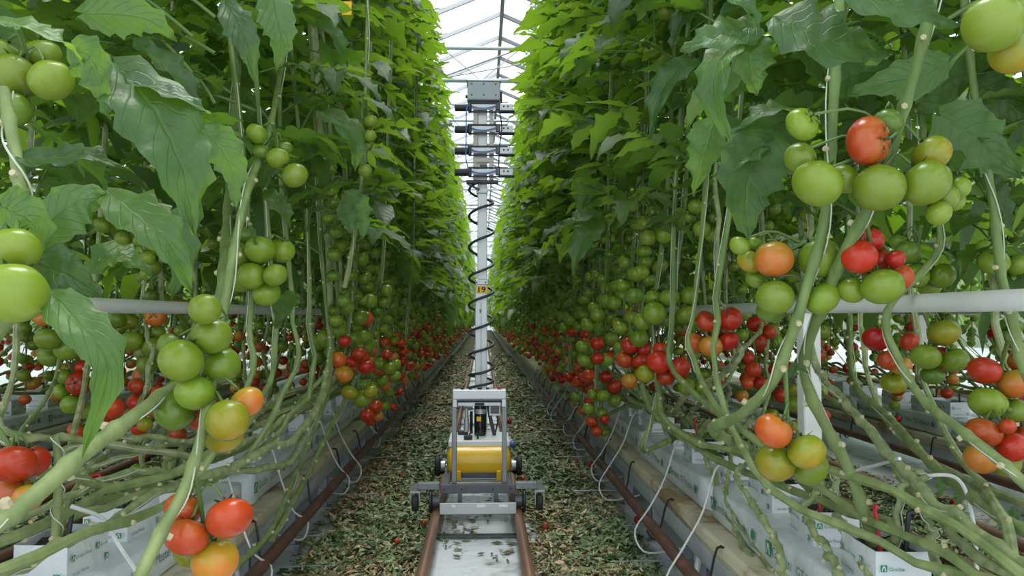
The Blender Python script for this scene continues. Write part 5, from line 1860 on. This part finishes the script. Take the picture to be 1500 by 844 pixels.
def litter(x0, x1, y0, y1, seed, dens, label, far=None):
    nx = 18
    ys = [y0]
    while ys[-1] < y1:
        ys.append(ys[-1] + .05 * max(1, ys[-1] / 5))
    V, Q = [], []
    for y in ys:
        for i in range(nx):
            x = x0 + (x1 - x0) * i / (nx - 1)
            V.append((x, y, heap_height(x, y, x0, x1, seed)))
    for j in range(len(ys) - 1):
        for i in range(nx - 1):
            Q.append((j * nx + i, j * nx + i + 1, (j + 1) * nx + i + 1, (j + 1) * nx + i))
    o = tag(obj('leaf_litter', np_mesh('leaf_litter', V, Q, [M['litter']])), label, 'leaf litter', None, 'stuff')
    # curled shreds of leaf lying on the heap
    g = np.random.default_rng(seed)
    rnd = random.Random(seed)
    Vs, Qs, Ms, n = [], [], [], 0
    yy = y0
    far = far or y1
    while yy < far:
        dy = .1
        cnt = int(dens * (x1 - x0) * dy * min(1, (3.0 / max(yy, 2.6)) ** 1.5))
        for _ in range(cnt):
            x, y = rnd.uniform(x0 - .02, x1 + .02), yy + rnd.uniform(0, dy)
            h = heap_height(x, y, x0, x1, seed)
            if h < FLOOR - .002 and rnd.random() < .8: continue
            h = max(h, FLOOR + 0.002)
            brown = noise.noise(Vector((x * 2.2, y * 1.3, seed + 9))) + rnd.uniform(-.5, .5) > (.02 if seed == 11 else .22)
            L = rnd.uniform(.014, .050) * (1 + .06 * max(0, yy - 4))
            w = L * rnd.uniform(.06, .20)
            a = rnd.uniform(0, 6.28)
            lift = rnd.uniform(-.35, .5)
            roll = rnd.uniform(-.9, .9)
            d = np.array((math.cos(a), math.sin(a), lift * .6)); s = np.array((-math.sin(a), math.cos(a), roll)) * .9
            c0 = np.array((x, y, h + .004 + rnd.uniform(0, .014)))
            kz = rnd.uniform(-.25, .35) * L
            pts = []
            for t, ww in ((-.5, .15), (-.2, .9), (.15, 1.0), (.5, .1)):
                c = c0 + d * L * t + np.array((0, 0, kz * (t * t * 4 - .3)))
                pts += [c - s * w * ww, c + s * w * ww]
            Vs += pts
            Qs += [(n, n + 1, n + 3, n + 2), (n + 2, n + 3, n + 5, n + 4), (n + 4, n + 5, n + 7, n + 6)]
            Ms += [1 if brown else 0] * 3
            n += 8
        yy += dy
    m = np_mesh('leaf_shreds', np.array(Vs), Qs, [M['shred_green'], M['shred_brown']], Ms)
    tag(obj('leaf_shreds', m, o), None, None, None, 'stuff')
    return o


litter(-0.585, -0.175, 2.0, 45, 11, 20000, 'heap of cut green and brown tomato leaves left of the rails', 16)
litter(0.19, 0.575, 2.0, 45, 12, 20000, 'heap of cut mostly green tomato leaves right of the rails', 16)
litter(1.22, 2.02, 1.3, 30, 13, 5000, 'cut leaves heaped along the next path on the right', 8)
litter(-2.02, -1.22, 1.3, 30, 14, 5000, 'cut leaves heaped along the next path on the left', 8)
# scraps on the film between the rails
rs_ = random.Random(8)
Vs, Qs, Ms, n = [], [], [], 0
for _ in range(1100):
    y = 2.3 + rs_.random() ** 1.3 * 7
    x = rs_.uniform(-.125, .135)
    if noise.noise(Vector((x * 6, y * 3, 4))) < rs_.uniform(-.25, .30): continue
    L, a = rs_.uniform(.015, .045), rs_.uniform(0, 6.28)
    w = L * rs_.uniform(.1, .3)
    for t, ww in ((-.5, .2), (0, 1.0), (.5, .1)):
        c = np.array((x + math.cos(a) * L * t, y + math.sin(a) * L * t, FLOOR + .004 + rs_.uniform(0, .006)))
        s = np.array((-math.sin(a), math.cos(a), rs_.uniform(-.3, .3)))
        Vs += [c - s * w * ww, c + s * w * ww]
    Qs += [(n, n + 1, n + 3, n + 2), (n + 2, n + 3, n + 5, n + 4)]
    Ms += [int(rs_.random() < .4)] * 2
    n += 6
tag(obj('leaf_scraps', np_mesh('leaf_scraps', np.array(Vs), Qs, [M['shred_dark'], M['shred_green']], Ms)), 'dark leaf scraps lying on the white film between the rails', 'leaf scraps', None, 'stuff')

# fallen tomatoes
for i, (px, py, d, lb) in enumerate(((528, 712, 13, 'fallen red tomato on the white film strip left of the litter'), (581, 793, 9, 'fallen red tomato at the foot of the left litter heap'), (502, 752, 10, 'crushed red tomato near the left pipe'),
                                     (620, 766, 9, 'fallen red tomato beside the left rail behind the near cart wheel'), (592, 578, 8, 'small fallen tomato below the left gutter far back'), (608, 694, 8, 'fallen tomato on the brown litter left of the cart'),
                                     (800, 771, 11, 'fallen red tomato on the litter right of the front cart plate'), (842, 679, 11, 'fallen red tomato on the right litter behind the cart'), (866, 681, 10, 'fallen red tomato at the right litter edge under the tube loop'),
                                     (764, 654, 12, 'squashed red tomato beside the right cart wheel'), (766, 702, 11, 'fallen red tomato in the litter behind the right caster'), (745, 617, 9, 'red fallen tomato just right of the frame of the cart'),
                                     (934, 762, 12, 'fallen red tomato under the hook of the right gutter'), (735, 570, 6, 'tiny fallen tomato near the right rail behind the cart'), (590, 697, 7, 'little fallen tomato on the left litter beside the cart wheel'))):
    # where the line of sight meets the top of the litter
    dirv = (_F * F_PX + _R * (px - 750) - _U * (py - 422))
    zf = FLOOR + (.035 if 535 < px < 930 else .01)
    p = CAM + dirv * ((zf + .015 - CAM.z) / dirv.z)
    o = obj('fallen_tomato', TOM_MESH[('R', i % 3, 'lo')], None, p, (random.uniform(-1.2, 1.2), random.uniform(-1.2, 1.2), 0), d * p.y / F_PX)
    tag(o, lb, 'tomato', 'fallen tomatoes')
for i, (x, y) in enumerate(((1.16, 1.92), (1.18, 2.35), (2.05, 2.75), (2.02, 3.3), (2.06, 2.2), (1.15, 3.0))):
    tag(obj('fallen_tomato', TOM_MESH[('R', i % 3, 'lo')], None, (x, y, FLOOR + .022), (random.uniform(-1.2, 1.2), 1, 0), .05), f'{ordinal(i)} red fruit dropped in the path behind the right row', 'tomato', 'fallen tomatoes behind the right row')

# ------------------------------------------------------------------ the robot cart
def cx_(px, y): return CAM.x + (px - 707) * y / F_PX
def cz_(py, y): return CAM.z - (py - 464) * y / F_PX


cart = thing('robot_cart', 'wheeled robot cart on the rails with yellow air tank and tall silver mast', 'robot cart', (0, 4.1, .1305))
CB = Vector(cart.location)
def part(mb, name, mats, parent=None, angle=40, at_=None):
    """Build with world coordinates, store relative to the cart (or to the part it belongs to)."""
    for i, v in enumerate(mb.v):
        mb.v[i] = v - np.array(CB)
    return mb.build(name, mats, parent or cart, angle=angle)


fp = part(MB().box((0.003, 4.02, .147), (.385, .012, .056), bev=.002).box((0.003, 4.045, .122), (.385, .05, .006)), 'front_plate', M['alu'])
for x in (-.12, .02, .13):
    part(MB().box((x, 4.012, .160), (.045 if x > 0 else .02, .004, .014), bev=.001), 'plate_bracket', M['white_paint'], fp)
fb = part(MB().box((0.003, 4.10, .230), (.385, .04, .046), bev=.003), 'front_beam', M['grey_steel'])
for x in (-.17, -.08, .08, .17):
    part(MB().cyl((x, 4.076, .23), (x, 4.081, .23), .005, 10), 'bolt', M['black'], fb)
for s in (-1, 1):
    part(MB().box((s * .165, 4.66, .235), (.035, 1.10, .04), bev=.003), 'side_rail', M['grey_steel'])
part(MB().box((0, 4.42, .235), (.32, .03, .03)).box((0, 4.95, .235), (.32, .20, .03)).box((0, 5.2, .235), (.36, .04, .04)), 'cross_beam', M['grey_steel'])
for x in (-.09, .095):
    part(MB().box((x, 4.09, .19), (.022, .022, .09)), 'plate_post', M['grey_steel'])
# outrigger arms with casters
for s in (-1, 1):
    arm = MB()
    x0, x1, x2 = s * .195, s * .305, s * .345
    arm.box(((x0 + x1) / 2, 4.11, .243), (abs(x1 - x0), .045, .034), bev=.002)
    V = [(x1, 4.088, .226), (x1, 4.132, .226), (x1, 4.132, .260), (x1, 4.088, .260), (x2, 4.088, .206), (x2, 4.132, .206), (x2, 4.132, .238), (x2, 4.088, .238)]
    arm.add(V, [(0, 1, 2, 3), (4, 7, 6, 5), (0, 4, 5, 1), (2, 6, 7, 3), (1, 5, 6, 2), (0, 3, 7, 4)])
    a = part(arm, 'outrigger_arm', M['leg_grey'])
    cxp = s * .318
    cast = part(MB().box((cxp, 4.11, .216), (.05, .045, .012)).box((cxp - .022, 4.10, .185), (.004, .03, .065)).box((cxp + .022, 4.10, .185), (.004, .03, .065)), 'caster', M['alu'], a)
    part(MB().cyl((cxp - .016, 4.098, .158), (cxp + .016, 4.098, .158), .041, 20, bev=.006), 'caster', M['rubber'], a).name = 'caster_wheel'
    # flanged rail wheels, front and rear
    for yw in (4.11, 5.12):
        w = part(MB().cyl((s * .188, yw, .1305 + .034), (s * .232, yw, .1305 + .034), .034, 20, bev=.004), 'rail_wheel', M['grey_steel'])
        part(MB().cyl((s * .232, yw, .1645), (s * .246, yw, .1645), .062, 24, bev=.004), 'flange', M['black'], w)
    # ground wheels at the rear
    w = part(MB().cyl((s * .240, 5.06, .165), (s * .274, 5.06, .165), .062, 26, bev=.008), 'ground_wheel', M['rubber'])
    part(MB().cyl((s * .205, 5.06, .165), (s * .242, 5.06, .165), .034, 18, bev=.006).cyl((s * .17, 5.06, .165), (s * .21, 5.06, .165), .014, 12), 'hub', M['alu'], w)
# yellow air tank
tk = MB()
prof = [(.004, -.180), (.045, -.176), (.072, -.164), (.084, -.145), (.085, -.12), (.085, .12), (.084, .145), (.072, .164), (.045, .176), (.004, .180)]
tk.lathe(prof, 32, 0, Matrix.Translation((0.006, 4.47, .305)) @ Matrix.Rotation(PI / 2, 4, 'Y'))
tank = part(tk, 'air_tank', M['yellow'], angle=60)
for x in (-.106, .116):
    part(MB().box((x, 4.385, .240), (.028, .05, .055), bev=.003), 'tank_foot', M['yellow'], tank)
part(MB().box((0.006, 4.62, .400), (.345, .33, .036), bev=.006), 'top_plate', mat_plain('white_cover', (0.70, 0.72, 0.74, 1), .4))
gb = part(MB().box((-.055, 4.49, .432), (.047, .03, .022), bev=.003), 'pressure_switch', M['black'])
part(MB().cyl((-.047, 4.485, .443), (-.047, 4.485, .456), .005, 8), 'red_button', M['red_plastic'], gb)
part(MB().cyl((-.002, 4.52, .418), (-.002, 4.52, .445), .005, 8).box((-.002, 4.52, .447), (.034, .012, .008)).box((-.002, 4.52, .447), (.012, .034, .008)), 'valve_knob', M['black'])
part(MB().cyl((.180, 4.50, .390), (.205, 4.50, .390), .016, 14, bev=.003), 'hose_coupling', M['blue'])
# pump motor, filter, hoses
mo = part(MB().cyl((.012, 4.66, .418), (.012, 4.66, .60), .035, 24, bev=.006), 'pump_motor', M['screen'])
part(MB().cyl((.012, 4.66, .545), (.012, 4.66, .572), .0362, 24), 'motor_band', M['alu'], mo)
part(MB().box((.004, 4.622, .517), (.026, .006, .026)), 'warning_sticker', M['yellow_label'], mo)
part(MB().cyl((-.068, 4.64, .44), (-.068, 4.64, .52), .016, 14, bev=.004).cyl((-.068, 4.64, .52), (-.068, 4.64, .575), .011, 12), 'air_filter', M['alu'])
part(MB().box((-.062, 4.66, .575), (.06, .03, .02), bev=.003).cyl((-.04, 4.64, .43), (-.04, 4.64, .56), .009, 8), 'filter_bracket', M['screen'])
part(MB().box((-.09, 4.70, .428), (.06, .05, .022), bev=.003), 'junction_box', M['black'])
part(MB().tube(smooth_path([(.055, 4.68, .61), (.062, 4.68, .57), (.075, 4.66, .50), (.095, 4.64, .42)], 16), .011, 10), 'hose', M['cable'])
part(MB().tube(smooth_path([(.105, 4.7, .54), (.115, 4.68, .50), (.108, 4.68, .46), (.098, 4.67, .42)], 12), .005, 8), 'cable', M['black'])
part(MB().tube(smooth_path([(-.02, 4.63, .6), (.02, 4.62, .612), (.055, 4.66, .60)], 10), .007, 8), 'hose', M['screen'])
# handle frame
for s, x in ((-1, -.121), (1, .139)):
    part(MB().box((x, 4.15, .46), (.026, .03, .46), bev=.003), 'frame_leg', M['leg_grey'])
hb = part(MB().box((.009, 4.16, .706), (.280, .07, .050), bev=.004).box((-.118, 4.155, .665), (.026, .05, .05), bev=.003).box((.136, 4.155, .665), (.026, .05, .05), bev=.003), 'control_panel', M['alu'])
part(MB().tube([(-.105, 4.125, .676), (.122, 4.125, .676)], .009, 12), 'push_bar', M['screen'], hb)
part(MB().box((.009, 4.15, .656), (.225, .02, .020), bev=.002), 'lower_strip', M['alu'], hb)
part(MB().box((.010, 4.135, .655), (.050, .014, .012), bev=.004), 'grip', M['black'], hb)
for i, x in enumerate((-.080, -.038, .010, .052)):
    part(MB().cyl((x, 4.15, .731), (x, 4.15, .741), .008 if i != 2 else .012, 12), 'push_button', M['black'], hb)
part(MB().cyl((.113, 4.15, .731), (.113, 4.15, .744), .009, 12), 'red_button', M['red_plastic'], hb)
sb = part(MB().box((.090, 4.20, .617), (.062, .02, .058), bev=.003), 'display', M['alu'])
part(MB().box((.090, 4.188, .620), (.046, .004, .042)), 'screen', M['screen'], sb)
# mast
MX, MY = .016, 4.95
mast = part(MB().box((MX, MY, .78), (.074, .074, 1.10), bev=.004).box((MX, MY - .038, .72), (.010, .004, .96)), 'mast', M['mast_white'])
part(MB().box((MX, MY - .041, .72), (.006, .003, .96)), 'slot', M['mid_steel'], mast)
part(MB().box((MX + .006, MY, 1.88), (.060, .060, 1.14), bev=.004), 'inner_mast', M['mast_white'], mast)
cl_ = part(MB().box((MX + .004, MY - .002, 1.325), (.082, .085, .036), bev=.004), 'clamp', M['alu'], mast)
for x in (-.028, .028):
    part(MB().cyl((MX + x, MY - .047, 1.322), (MX + x, MY - .043, 1.322), .005, 8), 'bolt', M['black'], mast)
lab = part(MB().box((MX + .005, MY - .0405, 1.278), (.070, .003, .046)), 'number_label', M['yellow_label'], mast)
tmb = MB()
V, Fs = text_geo('19', .050)
V = V - np.array(((V[:, 0].min() + V[:, 0].max()) / 2, (V[:, 1].min() + V[:, 1].max()) / 2, 0))
V = np.stack([V[:, 0] * 1.15 + MX + .005, np.full(len(V), MY - .0428), V[:, 1] + 1.278], 1)
tmb.add(V, Fs)
for dx in (-.0012, .0012):
    tmb.add(V + np.array((dx, -.0002, .0006 * (1 if dx > 0 else -1))), Fs)
part(tmb, 'number', M['black_print'], mast)
part(MB().box((MX - .003, MY - .039, 1.145), (.014, .006, .024), bev=.001), 'socket', M['screen'], mast)
part(MB().box((MX + .005, MY - .004, 1.895), (.070, .075, .034), bev=.003), 'clamp', M['alu'], mast)
# spiral cable
fz = [.690, .764, .903, 1.046, 1.225, 1.392, 1.593, 1.785, 1.945]
ph = np.arange(len(fz)) - 1.0
pts = []
for u in np.linspace(-1.35, 7.0, 420):
    z = float(np.interp(u, ph, fz)) if u > -1 else .690 + (u + 1) * .1
    a = 2 * PI * u
    pts.append((MX + .076 * math.sin(a), MY - .076 * math.cos(a), z))
part(MB().tube(pts, .0082, 8), 'spiral_cable', M['cable'])
# head: enclosure, slats, four levels of camera arms
ec = part(MB().box((.030, MY - .02, 2.512), (.205, .13, .118), bev=.006).box((.030, MY - .02, 2.574), (.215, .14, .010), bev=.003), 'head_enclosure', M['grey_box'])
for i, x in enumerate((-.045, .03, .105)):
    for z in (2.552, 2.484):
        part(MB().cyl((x, MY - .088, z), (x, MY - .084, z), .005, 8), 'screw', M['black'], ec)
part(MB().box((.030, MY - .01, 2.452), (.19, .10, .012)), 'enclosure_shelf', M['grey_steel'], ec)
part(MB().cyl((-.085, MY - .02, 2.49), (-.072, MY - .02, 2.49), .012, 10), 'plug', M['black'], ec)
part(MB().box((.140, MY - .02, 2.49), (.012, .05, .06), bev=.003), 'plug', M['black'], ec)
for x in (-.021, .078):
    part(MB().box((x, MY - .045, 2.205), (.028, .012, .49), bev=.002), 'slat', M['beige'])
part(MB().box((.028, MY - .053, 2.085), (.13, .006, .030), bev=.002), 'slat_bridge', M['beige'])
part(MB().box((.028, MY - .053, 2.048), (.045, .006, .018)), 'latch', M['grey_steel'])
for i, z in enumerate((2.410, 2.273, 2.138, 2.005)):
    bar = part(MB().box((.055, MY - .062, z + .028), (.25, .020, .008)).box((.055, MY - .062, z - .026), (.24, .020, .006)), 'camera_bar', M['black'])
    part(MB().box((.03, MY - .066, z + .003), (.21, .006, .034)), 'bar_plate', M['alu'], bar)
    part(MB().cyl((-.150, MY - .06, z), (-.062, MY - .06, z), .024, 18, bev=.004).box((-.055, MY - .06, z), (.02, .055, .055), bev=.003), 'light_tube', M['black'], bar)
    cu = part(MB().box((.170, MY - .06, z), (.085, .05, .044), bev=.003), 'camera_unit', M['alu'], bar)
    part(MB().box((.172, MY - .06, z - .024), (.10, .055, .010), bev=.002), 'camera_base', M['black'], bar)
    part(MB().box((.118, MY - .075, z + .005), (.026, .03, .050), bev=.004), 'connector_block', M['screen'], bar)
    for x in (.155, .18):
        part(MB().cyl((x, MY - .087, z + .004), (x, MY - .084, z + .004), .006, 8), 'socket', M['black'], bar)
    part(MB().tube(smooth_path([(-.066, MY - .08, z + .02), (-.02, MY - .085, z - .005), (.05, MY - .085, z - .008), (.11, MY - .085, z + .008)], 16), .004, 6), 'blue_cable', M['blue_cable'], bar)
part(MB().tube(smooth_path([(-.060, MY - .085, 2.43), (-.076, MY - .09, 2.38), (-.078, MY - .09, 2.2), (-.078, MY - .09, 2.08), (-.06, MY - .085, 2.01)], 24), .004, 6), 'blue_cable', M['blue_cable'])
part(MB().tube(smooth_path([(.125, MY - .085, 2.40), (.142, MY - .085, 2.28), (.128, MY - .085, 2.16), (.122, MY - .085, 2.0)], 20), .004, 6), 'cable', M['black'])
part(MB().box((.022, MY - .05, 1.945), (.20, .05, .020), bev=.004).box((-.035, MY - .05, 1.918), (.09, .02, .012), rot=(0, .5, 0)), 'lower_bracket', M['cable'])

cart.location = CAM + (CB - CAM) * .73           # built with the rails 0.42 apart; here they are 0.306 apart
cart.scale = (.73,) * 3
# yellow sticky cards among the leaves at the upper left
for i, (px, py, y, w, h, lb) in enumerate(((150, 16, 1.45, 40, 34, 'larger yellow sticky card hanging behind leaves at the top of the left row'), (236, 84, 1.62, 26, 18, 'smaller yellow sticky card hanging behind the left plants'), (508, 12, 2.2, 14, 20, 'narrow yellow sticky card near the top of the left row beside the path'))):
    p = at(px, py, y)
    k = y / F_PX
    tag(MB().box((0, 0, 0), (w * k, .002, h * k)).build('sticky_card', M['yellow_card'], None, p), lb, 'sticky card', 'sticky cards')

# ------------------------------------------------------------------ floor to zero, everything to life size
LIFE = 1.37
for o in SC.objects:
    if o.parent is None:
        o.location = (Vector(o.location) - Vector((0, 0, FLOOR))) * LIFE
        if o.type not in ('CAMERA', 'LIGHT'):
            o.scale = Vector(o.scale) * LIFE
